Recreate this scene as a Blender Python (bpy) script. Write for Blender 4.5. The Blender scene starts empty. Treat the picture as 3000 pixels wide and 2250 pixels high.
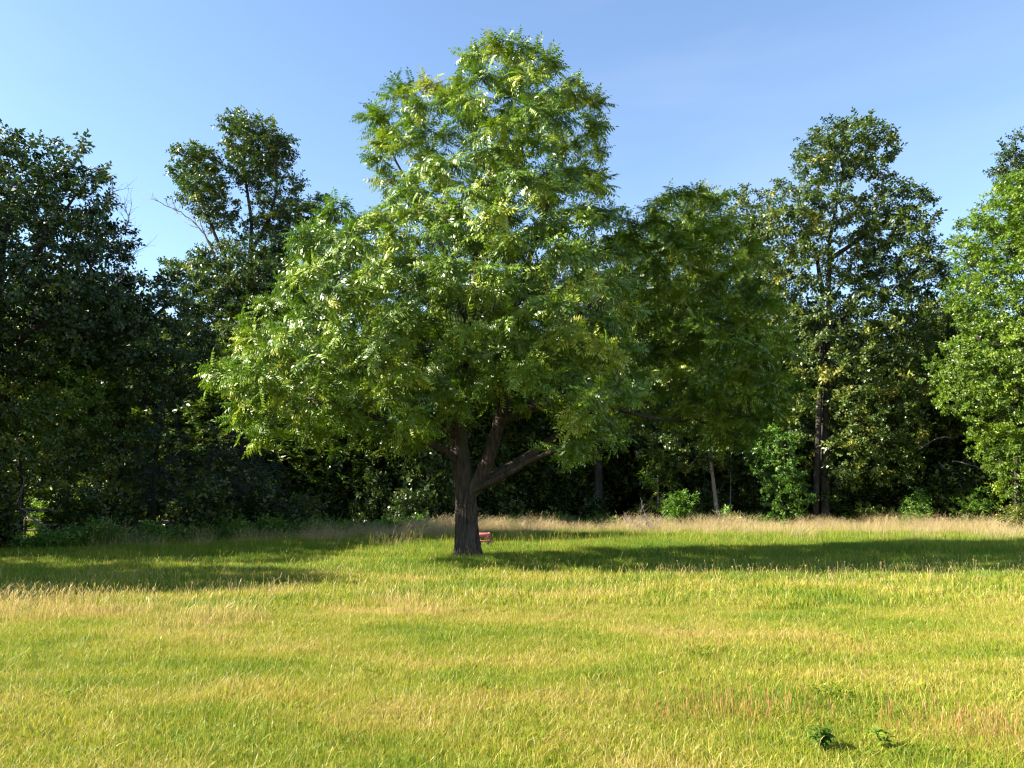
import bpy, math, random
import numpy as np
from mathutils import Vector, Matrix, Euler

S = bpy.context.scene
COL = S.collection
rng = np.random.default_rng(7)
random.seed(7)
R = math.radians

# ------------------------------------------------------------------ camera, world, sun, exposure
F = 2266.0                      # focal length in photo pixels (3000 x 2250)
CAMH = 1.7
HORIZON = 1470.0
PITCH = math.atan((HORIZON - 1125.0) / F)
SUN_EL, SUN_AZ = 33.0, 261.0    # azimuth clockwise from +Y: 270 = exactly from the left
SUN_POWER, SKY_POWER, EXPOSURE = 5.0, 0.078, 2.05

cam_d = bpy.data.cameras.new('camera')
cam = bpy.data.objects.new('camera', cam_d)
COL.objects.link(cam)
cam.location = (0, 0, CAMH)
cam.rotation_euler = (R(90) + PITCH, 0, 0)
cam_d.sensor_width = 36.0
cam_d.lens = 36.0 * F / 3000.0
cam_d.clip_end = 2000
S.camera = cam

world = bpy.data.worlds.new('World')
S.world = world
world.use_nodes = True
wn = world.node_tree
sky = wn.nodes.new('ShaderNodeTexSky')
sky.sky_type = 'NISHITA'
sky.sun_disc = False
sky.sun_elevation = R(SUN_EL)
sky.sun_rotation = R(SUN_AZ)
sky.altitude = 0
sky.air_density = 1.0
sky.dust_density = 0.1
sky.ozone_density = 2.2
tc = wn.nodes.new('ShaderNodeTexCoord')
cmap = wn.nodes.new('ShaderNodeMapping')
cmap.inputs['Scale'].default_value = (1.6, 1.6, 6.0)
cmap.inputs['Rotation'].default_value = (0.0, R(12), 0.0)
cn = wn.nodes.new('ShaderNodeTexNoise')
cn.inputs['Scale'].default_value = 1.7
cn.inputs['Detail'].default_value = 7
cn.inputs['Distortion'].default_value = 0.4
cr_ = wn.nodes.new('ShaderNodeMapRange')
cr_.inputs[1].default_value = 0.46
cr_.inputs[2].default_value = 0.78
cr_.inputs[3].default_value = 0.0
cr_.inputs[4].default_value = 0.13
cm = wn.nodes.new('ShaderNodeMix')
cm.data_type = 'RGBA'
cm.inputs[7].default_value = (3.0, 3.2, 3.5, 1)
wn.links.new(tc.outputs['Generated'], cmap.inputs[0])
wn.links.new(cmap.outputs[0], cn.inputs['Vector'])
wn.links.new(cn.outputs['Fac'], cr_.inputs[0])
wn.links.new(cr_.outputs[0], cm.inputs[0])
wn.links.new(sky.outputs[0], cm.inputs[6])
wn.links.new(cm.outputs[2], wn.nodes['Background'].inputs[0])
wn.nodes['Background'].inputs[1].default_value = SKY_POWER

sun_d = bpy.data.lights.new('sun', 'SUN')
sun_d.energy = SUN_POWER
sun_d.angle = R(0.53)
sun_d.color = (1.0, 0.93, 0.80)
sun = bpy.data.objects.new('sun', sun_d)
COL.objects.link(sun)
_az = R(SUN_AZ)
to_sun = Vector((math.sin(_az) * math.cos(R(SUN_EL)), math.cos(_az) * math.cos(R(SUN_EL)), math.sin(R(SUN_EL))))
sun.rotation_euler = to_sun.to_track_quat('Z', 'Y').to_euler()
sun.location = (-40, 20, 40)

S.view_settings.view_transform = 'Standard'
S.view_settings.look = 'None'
S.view_settings.gamma = 1
S.view_settings.exposure = EXPOSURE
S.view_settings.use_curve_mapping = False
S.render.engine = 'CYCLES'
S.cycles.max_bounces = 6
S.cycles.diffuse_bounces = 2
S.cycles.glossy_bounces = 2
S.cycles.transmission_bounces = 4
S.cycles.use_denoising = True
S.cycles.denoiser = 'OPENIMAGEDENOISE'
S.cycles.denoising_prefilter = 'ACCURATE'
S.cycles.caustics_reflective = False
S.cycles.caustics_refractive = False
S.cycles.sample_clamp_indirect = 4
S.render.film_transparent = False
S.cycles.filter_width = 1.2 if hasattr(S.cycles, 'filter_width') else 1.5

# ------------------------------------------------------------------ geometry helpers
CP, SP = math.cos(PITCH), math.sin(PITCH)


def ray(px, py):
    x = (np.asarray(px, float) - 1500.0) / F
    y = (1125.0 - np.asarray(py, float)) / F
    return np.stack([x, CP - y * SP, SP + y * CP], -1)


def at(px, py, D):
    """world point seen at photo pixel (px, py) on the upright plane D metres ahead"""
    d = ray(px, py)
    return np.array([0, 0, CAMH]) + d * (np.asarray(D, float) / d[..., 1])[..., None]


def project(p):
    """photo pixel of world points"""
    q = np.asarray(p, float) - np.array([0, 0, CAMH])
    dep = q[:, 1] * CP + q[:, 2] * SP
    up = -q[:, 1] * SP + q[:, 2] * CP
    return np.stack([1500 + F * q[:, 0] / dep, 1125 - F * up / dep], 1)


fp2 = project


def ground(px, py):
    d = ray(px, py)
    t = -CAMH / d[2]
    return np.array([d[0] * t, d[1] * t, 0.0])


def unit(v):
    v = np.asarray(v, float)
    return v / np.maximum(np.linalg.norm(v, axis=-1, keepdims=True), 1e-9)


def tag(o, label=None, cat=None, group=None, kind=None):
    if label: o['label'] = label
    if cat: o['category'] = cat
    if group: o['group'] = group
    if kind: o['kind'] = kind
    return o


def empty(name, loc, label=None, cat=None, group=None):
    o = bpy.data.objects.new(name, None)
    o.empty_display_size = 0.3
    o.location = [float(v) for v in loc]
    COL.objects.link(o)
    return tag(o, label, cat, group)


def mesh_np(name, verts, loop_verts, face_sizes, tint=None, mats=(), mat_idx=None, smooth=False):
    verts = np.ascontiguousarray(verts, np.float32).reshape(-1, 3)
    lv = np.ascontiguousarray(loop_verts, np.int32).ravel()
    fs = np.ascontiguousarray(face_sizes, np.int32)
    me = bpy.data.meshes.new(name)
    me.vertices.add(len(verts))
    me.vertices.foreach_set('co', verts.ravel())
    me.loops.add(len(lv))
    me.loops.foreach_set('vertex_index', lv)
    me.polygons.add(len(fs))
    st = np.zeros(len(fs), np.int32)
    st[1:] = np.cumsum(fs)[:-1]
    me.polygons.foreach_set('loop_start', st)
    for m in mats: me.materials.append(m)
    if mat_idx is not None:
        me.polygons.foreach_set('material_index', np.ascontiguousarray(mat_idx, np.int32))
    if smooth:
        me.polygons.foreach_set('use_smooth', np.ones(len(fs), bool))
    if tint is not None:
        a = me.attributes.new('tint', 'FLOAT', 'FACE')
        a.data.foreach_set('value', np.ascontiguousarray(tint, np.float32))
    me.update(calc_edges=True)
    return me


def link(name, me, parent=None, loc=None):
    o = bpy.data.objects.new(name, me)
    COL.objects.link(o)
    if parent is not None: o.parent = parent
    if loc is not None: o.location = [float(v) for v in loc]
    return o


class Geo:
    """collects quads / polygons into one mesh"""
    def __init__(self):
        self.v, self.l, self.f, self.t, self.m, self.n = [], [], [], [], [], 0

    def add(self, verts, faces, tint=0.5, mat=0):
        verts = np.asarray(verts, float).reshape(-1, 3)
        self.v.append(verts)
        if isinstance(faces, np.ndarray):
            self.l.append((faces + self.n).ravel())
            nf = len(faces)
            self.f.append(np.full(nf, faces.shape[1]))
        else:
            nf = len(faces)
            self.l.append(np.array([i + self.n for f in faces for i in f]))
            self.f.append(np.array([len(f) for f in faces]))
        self.t.append(np.broadcast_to(np.asarray(tint, float), (nf,)))
        self.m.append(np.full(nf, mat))
        self.n += len(verts)

    def tube(self, pts, rad, sides=6, tint=0.5, mat=0, cap=True, bark=0.0, rg=None):
        pts = np.asarray(pts, float)
        k = len(pts)
        rad = np.broadcast_to(np.asarray(rad, float), (k,))
        tan = np.gradient(pts, axis=0) if k > 1 else np.array([[0, 0, 1.0]])
        tan = unit(tan)
        ref = np.array([0.13, 0.97, 0.21]) if abs(tan[0, 1]) < 0.8 else np.array([0.97, 0.1, 0.2])
        u = unit(ref - tan * (tan @ ref)[:, None])
        w = np.cross(tan, u)
        a = np.arange(sides) * 2 * math.pi / sides
        rr = np.ones((k, sides)) * rad[:, None]
        if bark and rg is not None:
            ridge = np.abs(np.sin(a * (sides / 5.0) + rg.normal(0, .5, sides)))[None, :]
            rr = rr * (1 + bark * (ridge - .5) + rg.normal(0, bark * .35, (k, sides)))
        v = pts[:, None, :] + rr[..., None] * (np.cos(a)[None, :, None] * u[:, None, :] + np.sin(a)[None, :, None] * w[:, None, :])
        i = np.arange(k - 1)[:, None] * sides
        j = np.arange(sides)[None, :]
        jn = (j + 1) % sides
        q = np.stack([i + j, i + jn, i + sides + jn, i + sides + j], -1).reshape(-1, 4)
        self.add(v, q, tint, mat)
        if cap:
            base = self.n - k * sides
            self.l.append(np.arange(base + (k - 1) * sides, base + k * sides))
            self.f.append(np.array([sides]))
            self.t.append(np.broadcast_to(np.asarray(tint, float), (1,)) if np.ndim(tint) == 0 else np.array([0.5]))
            self.m.append(np.array([mat]))

    def box(self, c, size, rot=None, tint=0.5, mat=0, bev=0.0):
        sx, sy, sz = [s / 2 for s in size]
        if bev:
            # chamfered plank: octagon section in the y-z plane
            b = min(bev, sy * .9, sz * .9)
            sec = [(-sy + b, -sz), (sy - b, -sz), (sy, -sz + b), (sy, sz - b), (sy - b, sz), (-sy + b, sz), (-sy, sz - b), (-sy, -sz + b)]
            v = np.array([(x, y, z) for x in (-sx, sx) for y, z in sec])
            f = [[i, (i + 1) % 8, 8 + (i + 1) % 8, 8 + i] for i in range(8)] + [list(range(7, -1, -1)), list(range(8, 16))]
        else:
            v = np.array([(x, y, z) for x in (-sx, sx) for y in (-sy, sy) for z in (-sz, sz)])
            f = [[0, 1, 3, 2], [4, 6, 7, 5], [0, 4, 5, 1], [2, 3, 7, 6], [0, 2, 6, 4], [1, 5, 7, 3]]
        if rot is not None: v = v @ np.array(Euler(rot).to_matrix()).T
        self.add(v + np.asarray(c, float), f, tint, mat)

    def mesh(self, name, mats, smooth=False):
        return mesh_np(name, np.concatenate(self.v), np.concatenate(self.l), np.concatenate(self.f), np.concatenate(self.t), mats, np.concatenate(self.m), smooth)

    def build(self, name, mats, parent=None, loc=None, smooth=False):
        return link(name, self.mesh(name, mats, smooth), parent, loc)


# ------------------------------------------------------------------ materials
def new_mat(name):
    m = bpy.data.materials.new(name)
    m.use_nodes = True
    nt = m.node_tree
    nt.nodes.clear()
    return m, nt, nt.nodes.new('ShaderNodeOutputMaterial')


def nd(nt, typ, **kw):
    n = nt.nodes.new(typ)
    for k, v in kw.items():
        if k.startswith('i_'):
            n.inputs[k[2:].replace('_', ' ')].default_value = v
        else:
            setattr(n, k, v)
    return n


def ramp(nt, stops):
    n = nt.nodes.new('ShaderNodeValToRGB')
    e = n.color_ramp.elements
    while len(e) < len(stops): e.new(0.5)
    for el, (p, c) in zip(e, stops):
        el.position = p
        el.color = (*c, 1)
    return n


def leaf_mat(name, stops, trans=0.35, rough=0.42, spec=0.5, tr_gain=(0.95, 1.3, 0.5)):
    m, nt, out = new_mat(name)
    at_ = nd(nt, 'ShaderNodeAttribute', attribute_name='tint')
    oi = nd(nt, 'ShaderNodeObjectInfo')
    mul = nd(nt, 'ShaderNodeMath', operation='MULTIPLY_ADD')
    nt.links.new(oi.outputs['Random'], mul.inputs[0])
    mul.inputs[1].default_value = 0.12
    nt.links.new(at_.outputs['Fac'], mul.inputs[2])
    r = ramp(nt, stops)
    nt.links.new(mul.outputs[0], r.inputs[0])
    p = nd(nt, 'ShaderNodeBsdfPrincipled')
    p.inputs['Roughness'].default_value = rough
    p.inputs['Specular IOR Level'].default_value = spec
    nt.links.new(r.outputs[0], p.inputs['Base Color'])
    vm = nd(nt, 'ShaderNodeVectorMath', operation='MULTIPLY')
    nt.links.new(r.outputs[0], vm.inputs[0])
    vm.inputs[1].default_value = tr_gain
    t = nd(nt, 'ShaderNodeBsdfTranslucent')
    nt.links.new(vm.outputs[0], t.inputs['Color'])
    mx = nd(nt, 'ShaderNodeMixShader')
    mx.inputs[0].default_value = trans
    nt.links.new(p.outputs[0], mx.inputs[1])
    nt.links.new(t.outputs[0], mx.inputs[2])
    nt.links.new(mx.outputs[0], out.inputs[0])
    return m


def bark_mat(name, dark, light, scale=6.0, bump=0.5):
    m, nt, out = new_mat(name)
    g = nd(nt, 'ShaderNodeNewGeometry')
    mp = nd(nt, 'ShaderNodeMapping')
    mp.inputs['Scale'].default_value = (scale, scale, scale * 0.22)
    nt.links.new(g.outputs['Position'], mp.inputs[0])
    n1 = nd(nt, 'ShaderNodeTexNoise')
    n1.inputs['Scale'].default_value = 2.2
    n1.inputs['Detail'].default_value = 6
    n1.inputs['Roughness'].default_value = 0.65
    nt.links.new(mp.outputs[0], n1.inputs['Vector'])
    n2 = nd(nt, 'ShaderNodeTexNoise')
    n2.inputs['Scale'].default_value = 1.3
    nt.links.new(g.outputs['Position'], n2.inputs['Vector'])
    r = ramp(nt, [(0.33, dark), (0.52, tuple((a + b) / 2 for a, b in zip(dark, light))), (0.7, light)])
    nt.links.new(n1.outputs['Fac'], r.inputs[0])
    lich = nd(nt, 'ShaderNodeMix', data_type='RGBA')
    rr = ramp(nt, [(0.55, (0, 0, 0)), (0.75, (0.5, 0.5, 0.5))])
    nt.links.new(n2.outputs['Fac'], rr.inputs[0])
    nt.links.new(rr.outputs[0], lich.inputs[0])
    nt.links.new(r.outputs[0], lich.inputs[6])
    lich.inputs[7].default_value = (0.10, 0.10, 0.07, 1)
    b = nd(nt, 'ShaderNodeBump')
    b.inputs['Strength'].default_value = bump
    b.inputs['Distance'].default_value = 0.05
    nt.links.new(n1.outputs['Fac'], b.inputs['Height'])
    p = nd(nt, 'ShaderNodeBsdfPrincipled')
    p.inputs['Roughness'].default_value = 0.9
    p.inputs['Specular IOR Level'].default_value = 0.2
    nt.links.new(lich.outputs[2], p.inputs['Base Color'])
    nt.links.new(b.outputs[0], p.inputs['Normal'])
    nt.links.new(p.outputs[0], out.inputs[0])
    return m


def grass_mat(name, stops, dryness=0.0, trans=0.3, patchy=0.55):
    """stops: blade colour from lush (0) to straw (1); how dry a spot is follows patches in the meadow"""
    m, nt, out = new_mat(name)
    a = nd(nt, 'ShaderNodeAttribute', attribute_name='tint')
    g = nd(nt, 'ShaderNodeNewGeometry')
    mp = nd(nt, 'ShaderNodeMapping')
    mp.inputs['Scale'].default_value = (0.30, 0.55, 0.0)
    nt.links.new(g.outputs['Position'], mp.inputs[0])
    n1 = nd(nt, 'ShaderNodeTexNoise')
    n1.inputs['Scale'].default_value = 1.0
    n1.inputs['Detail'].default_value = 5
    n1.inputs['Roughness'].default_value = 0.62
    nt.links.new(mp.outputs[0], n1.inputs['Vector'])
    mr = nd(nt, 'ShaderNodeMapRange')
    mr.inputs[1].default_value = 0.30
    mr.inputs[2].default_value = 0.70
    mr.inputs[3].default_value = -patchy * .5 + dryness
    mr.inputs[4].default_value = patchy * .5 + dryness
    nt.links.new(n1.outputs['Fac'], mr.inputs[0])
    ad = nd(nt, 'ShaderNodeMath', operation='ADD', use_clamp=True)
    nt.links.new(a.outputs['Fac'], ad.inputs[0])
    nt.links.new(mr.outputs[0], ad.inputs[1])
    r = ramp(nt, stops)
    nt.links.new(ad.outputs[0], r.inputs[0])
    p = nd(nt, 'ShaderNodeBsdfPrincipled')
    p.inputs['Roughness'].default_value = 0.5
    p.inputs['Specular IOR Level'].default_value = 0.35
    nt.links.new(r.outputs[0], p.inputs['Base Color'])
    t = nd(nt, 'ShaderNodeBsdfTranslucent')
    nt.links.new(r.outputs[0], t.inputs['Color'])
    mx = nd(nt, 'ShaderNodeMixShader')
    mx.inputs[0].default_value = trans
    nt.links.new(p.outputs[0], mx.inputs[1])
    nt.links.new(t.outputs[0], mx.inputs[2])
    nt.links.new(mx.outputs[0], out.inputs[0])
    return m


def soil_mat(name, c1, c2, scale):
    m, nt, out = new_mat(name)
    g = nd(nt, 'ShaderNodeNewGeometry')
    n1 = nd(nt, 'ShaderNodeTexNoise')
    n1.inputs['Scale'].default_value = scale
    n1.inputs['Detail'].default_value = 8
    nt.links.new(g.outputs['Position'], n1.inputs['Vector'])
    r = ramp(nt, [(0.35, c1), (0.65, c2)])
    nt.links.new(n1.outputs['Fac'], r.inputs[0])
    p = nd(nt, 'ShaderNodeBsdfPrincipled')
    p.inputs['Roughness'].default_value = 0.95
    p.inputs['Specular IOR Level'].default_value = 0.1
    nt.links.new(r.outputs[0], p.inputs['Base Color'])
    nt.links.new(p.outputs[0], out.inputs[0])
    return m


def paint_mat(name, c, rough=0.5, vary=0.25):
    m, nt, out = new_mat(name)
    g = nd(nt, 'ShaderNodeNewGeometry')
    n1 = nd(nt, 'ShaderNodeTexNoise')
    n1.inputs['Scale'].default_value = 9
    n1.inputs['Detail'].default_value = 6
    nt.links.new(g.outputs['Position'], n1.inputs['Vector'])
    r = ramp(nt, [(0.3, tuple(x * (1 - vary) for x in c)), (0.7, c)])
    nt.links.new(n1.outputs['Fac'], r.inputs[0])
    p = nd(nt, 'ShaderNodeBsdfPrincipled')
    p.inputs['Roughness'].default_value = rough
    nt.links.new(r.outputs[0], p.inputs['Base Color'])
    nt.links.new(p.outputs[0], out.inputs[0])
    return m


M_WALNUT = leaf_mat('walnut_leaf', [(0.0, (0.045, 0.09, 0.009)), (0.45, (0.115, 0.185, 0.013)), (0.75, (0.205, 0.26, 0.018)), (1.0, (0.34, 0.33, 0.03))], 0.18, 0.42, 0.42)
M_OAK = leaf_mat('oak_leaf', [(0.0, (0.018, 0.036, 0.009)), (0.6, (0.045, 0.072, 0.015)), (1.0, (0.13, 0.14, 0.03))], 0.2, 0.42, 0.42)
M_OLIVE = leaf_mat('forest_leaf', [(0.0, (0.028, 0.052, 0.010)), (0.6, (0.078, 0.112, 0.016)), (1.0, (0.25, 0.24, 0.04))], 0.24, 0.42, 0.42)
M_ELM = leaf_mat('elm_leaf', [(0.0, (0.06, 0.105, 0.012)), (0.6, (0.135, 0.205, 0.017)), (1.0, (0.25, 0.30, 0.028))], 0.38, 0.4, 0.5)
M_CEDAR = leaf_mat('cedar_needle', [(0.0, (0.012, 0.022, 0.014)), (1.0, (0.03, 0.048, 0.03))], 0.1, 0.6, 0.3)
M_SHRUB = leaf_mat('shrub_leaf', [(0.0, (0.05, 0.10, 0.015)), (0.6, (0.10, 0.19, 0.025)), (1.0, (0.19, 0.27, 0.045))], 0.38, 0.4, 0.5)
M_BARK = bark_mat('walnut_bark', (0.012, 0.009, 0.008), (0.095, 0.07, 0.06), 6.0, 1.0)
M_BARK_DARK = bark_mat('forest_bark', (0.018, 0.014, 0.012), (0.06, 0.048, 0.04), 5.0, 0.6)
M_BARK_PALE = bark_mat('pale_bark', (0.13, 0.10, 0.085), (0.30, 0.25, 0.21), 6.0, 0.4)
M_DEADWOOD = bark_mat('dead_wood', (0.12, 0.10, 0.09), (0.30, 0.26, 0.23), 8.0, 0.3)
GRASS_STOPS = [(0.0, (0.115, 0.20, 0.012)), (0.3, (0.235, 0.285, 0.015)), (0.55, (0.36, 0.33, 0.03)), (0.8, (0.46, 0.345, 0.09)), (1.0, (0.53, 0.38, 0.18))]
M_GRASS = grass_mat('meadow_grass', GRASS_STOPS, 0.02, 0.42, 0.85)
M_LUSH = grass_mat('lush_grass', GRASS_STOPS, -0.12, 0.42, 0.6)
M_TALL = grass_mat('tall_straw', [(0.0, (0.13, 0.19, 0.02)), (0.4, (0.28, 0.25, 0.07)), (1.0, (0.54, 0.39, 0.22))], 0.0, 0.35, 0.4)
M_DRY = grass_mat('dry_straw', [(0.0, (0.19, 0.23, 0.02)), (0.4, (0.36, 0.30, 0.05)), (1.0, (0.52, 0.38, 0.15))], 0.0, 0.38, 0.4)
M_SORREL = grass_mat('sorrel_red', [(0.0, (0.25, 0.16, 0.04)), (1.0, (0.31, 0.135, 0.055))], 0.0, 0.25, 0.3)
M_SEED = grass_mat('seed_stalk', [(0.0, (0.20, 0.19, 0.04)), (1.0, (0.42, 0.33, 0.16))], 0.0, 0.25, 0.2)
M_SOIL = soil_mat('meadow_soil', (0.10, 0.11, 0.02), (0.17, 0.15, 0.04), 3.0)
M_LITTER = soil_mat('leaf_litter', (0.025, 0.018, 0.012), (0.06, 0.045, 0.03), 6.0)
M_RED = paint_mat('red_paint', (0.45, 0.13, 0.125), 0.45)
M_RAIL = bark_mat('weathered_rail', (0.05, 0.035, 0.03), (0.14, 0.10, 0.085), 8.0, 0.4)
M_CLOVER = leaf_mat('clover_leaf', [(0.0, (0.10, 0.16, 0.010)), (1.0, (0.24, 0.26, 0.015))], 0.4, 0.5, 0.3)
M_WEED = leaf_mat('weed_leaf', [(0.0, (0.045, 0.09, 0.012)), (0.6, (0.10, 0.16, 0.015)), (1.0, (0.20, 0.26, 0.022))], 0.35, 0.6, 0.25)

# ------------------------------------------------------------------ the ground
EDGE_X = [-60, -24, -20, -16, -13, -10, -6, -2, 4, 20, 28, 40, 60]
EDGE_Y = [8, 16, 22.5, 26, 29, 33, 38, 43, 45.5, 45.5, 43, 40, 38]


def edge(x): return np.interp(x, EDGE_X, EDGE_Y)


def clearing(x, y):
    """the open sunlit field behind the narrow strip of trees on the left"""
    return (x < -8.5) & (y > edge(np.maximum(x, -20)) + np.interp(x, [-14, -8.5], [5.5, 2])) & (y < 43.0)


def sheet(name, pts, z, mat):
    g = Geo()
    n = len(pts)
    g.add([(x, y, z) for x, y in pts], [list(range(n))])
    o = g.build(name, [mat])
    o['kind'] = 'structure'
    return o


ang = np.linspace(0, 2 * math.pi, 48, endpoint=False)
sheet('meadow', [(600 * math.cos(a), 600 * math.sin(a)) for a in ang], 0.0, M_SOIL)
fx = np.linspace(-90, 90, 60)
sheet('forest_floor', [(x, (edge(x) if x > -8.5 else 43) + 1.0 + .6 * math.sin(x * 1.3)) for x in fx] + [(120, 160), (-120, 160)], 0.004, M_LITTER)


# ------------------------------------------------------------------ foliage templates
def quadleaf(base, d, n, L, W, fold=0.0):
    y = unit(np.cross(n, d))
    return np.array([base, base + d * L * .45 + y * W * .5 + n * fold, base + d * L - n * L * .12, base + d * L * .5 - y * W * .5 + n * fold])


def compound_templates(k, rg, pairs=6, L=1.0, ll=0.28, lw=0.10):
    """feather leaves of a walnut: a drooping midrib with paired leaflets; unit length along +X"""
    out = []
    for _ in range(k):
        droop = rg.uniform(.15, .42)
        bend = rg.uniform(-.12, .12)
        quads = []
        for i in range(pairs + 1):
            x = .16 + .84 * i / pairs
            b = np.array([x * L, bend * x * x, -droop * x * x])
            tdir = unit(np.array([1, 2 * bend * x, -2 * droop * x]))
            s = ll * (0.75 + .45 * math.sin(math.pi * min(1, .15 + x * .75))) * rg.uniform(.85, 1.1)
            if i == pairs:
                quads.append(quadleaf(b, tdir, np.array([0, 0, 1.0]), s, lw))
                continue
            for sg in (-1, 1):
                d = unit(tdir * .42 + np.array([0, sg, -.25 - rg.uniform(0, .35)]))
                n = unit(np.array([rg.normal(0, .25), rg.normal(0, .15) - sg * .2, 1]))
                quads.append(quadleaf(b, d, n, s, lw * rg.uniform(.85, 1.15), lw * rg.uniform(0, .25)))
        out.append(np.array(quads))
    return np.array(out)                         # k, leaflets, 4, 3


def sprig_templates(k, rg, n=9, ll=0.34, lw=0.20, spread=1.0):
    """a twig end with simple leaves; unit length along +X"""
    out = []
    for _ in range(k):
        quads = []
        for i in range(n):
            x = .1 + .9 * i / (n - 1)
            a = i * 2.4 + rg.uniform(-.5, .5)
            side = np.array([.55, math.cos(a) * spread, math.sin(a) * .55 * spread - .15])
            d = unit(side + rg.normal(0, .2, 3))
            nn = unit(np.array([rg.normal(0, .5), rg.normal(0, .5), 1]))
            nn = unit(nn - d * (nn @ d))
            b = np.array([x * .8, 0, -.12 * x * x]) + rg.normal(0, .03, 3)
            quads.append(quadleaf(b, d, nn, ll * rg.uniform(.75, 1.2), lw * rg.uniform(.8, 1.15), lw * rg.uniform(.05, .28)))
        out.append(np.array(quads))
    return np.array(out)


_r = np.random.default_rng(3)
T_WALNUT = compound_templates(8, _r, 6, 1.0, .29, .115)
T_SPRIG = sprig_templates(8, _r)
T_BIGSPRIG = sprig_templates(8, _r, 7, .42, .24)
T_CEDAR = compound_templates(6, _r, 7, 1.0, .26, .055)
T_LANCE = sprig_templates(8, _r, 10, .42, .16, 1.1)


def frames(dirs, up):
    x = unit(dirs)
    z = unit(up - x * (np.sum(up * x, -1))[:, None])
    y = np.cross(z, x)
    return np.stack([x, y, z], -1)               # columns


def place(tmpl, pos, dirs, up, scale, rg):
    k, nl = tmpl.shape[:2]
    var = rg.integers(0, k, len(pos))
    m = frames(dirs, up) * np.asarray(scale)[:, None, None]
    v = np.einsum('nij,nlqj->nlqi', m, tmpl[var]) + pos[:, None, None, :]
    return v, m, var                             # n, leaflets, 4, 3


def quads_mesh(name, v, tint, mats):
    n = v.shape[0] * v.shape[1]
    return mesh_np(name, v.reshape(-1, 3), np.arange(n * 4), np.full(n, 4), tint, mats)


# ------------------------------------------------------------------ trees
def inside(poly, p):
    x, y = p[:, 0], p[:, 1]
    c = np.zeros(len(p), bool)
    n = len(poly)
    for i in range(n):
        x1, y1 = poly[i]
        x2, y2 = poly[(i + 1) % n]
        if y1 == y2: continue
        t = ((y1 > y) != (y2 > y)) & (x < (x2 - x1) * (y - y1) / (y2 - y1) + x1)
        c ^= t
    return c


def edge_dist(poly, p):
    d = np.full(len(p), 1e9)
    n = len(poly)
    for i in range(n):
        a = np.array(poly[i], float)
        b = np.array(poly[(i + 1) % n], float)
        ab = b - a
        t = np.clip(((p - a) @ ab) / max(ab @ ab, 1e-9), 0, 1)
        d = np.minimum(d, np.linalg.norm(p - a - t[:, None] * ab, axis=1))
    return d


def crown_points(polys, D, cap, spacing, nmax, rg, shell=0.6, inset=0.25):
    """points filling rounded volumes with the given outlines (photo pixels at distance D), spaced apart"""
    pts, outw = [], []
    mpp = D / F
    for poly in polys:
        poly = np.array(poly, float)
        lo, hi = poly.min(0), poly.max(0)
        c = rg.uniform(lo, hi, (nmax * 14, 2))
        c = c[inside(poly, c)]
        d = edge_dist(poly, c) * mpp
        keep = d > inset
        c, d = c[keep], d[keep] - inset
        dd = np.minimum(d, cap)
        h = np.sqrt(np.maximum(dd * (2 * cap - dd), 0)) * .95
        t = np.where(rg.random(len(c)) < shell, rg.choice([-1, 1], len(c)) * rg.uniform(.6, 1, len(c)), rg.uniform(-1, 1, len(c)))
        p = at(c[:, 0], c[:, 1], D)
        p[:, 1] += h * t
        pts.append(p)
    p = np.concatenate(pts)
    p = p[rg.permutation(len(p))]
    grid = {}
    out = []
    inv = 1.0 / spacing
    for q in p:
        k = (int(q[0] * inv // 1), int(q[1] * inv // 1), int(q[2] * inv // 1))
        ok = True
        for dx in (-1, 0, 1):
            for dy in (-1, 0, 1):
                for dz in (-1, 0, 1):
                    for o in grid.get((k[0] + dx, k[1] + dy, k[2] + dz), ()):
                        if (o[0] - q[0]) ** 2 + (o[1] - q[1]) ** 2 + (o[2] - q[2]) ** 2 < spacing * spacing:
                            ok = False
                            break
                    if not ok: break
                if not ok: break
            if not ok: break
        if ok:
            grid.setdefault(k, []).append(q)
            out.append(q)
            if len(out) >= nmax: break
    return np.array(out)


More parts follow.
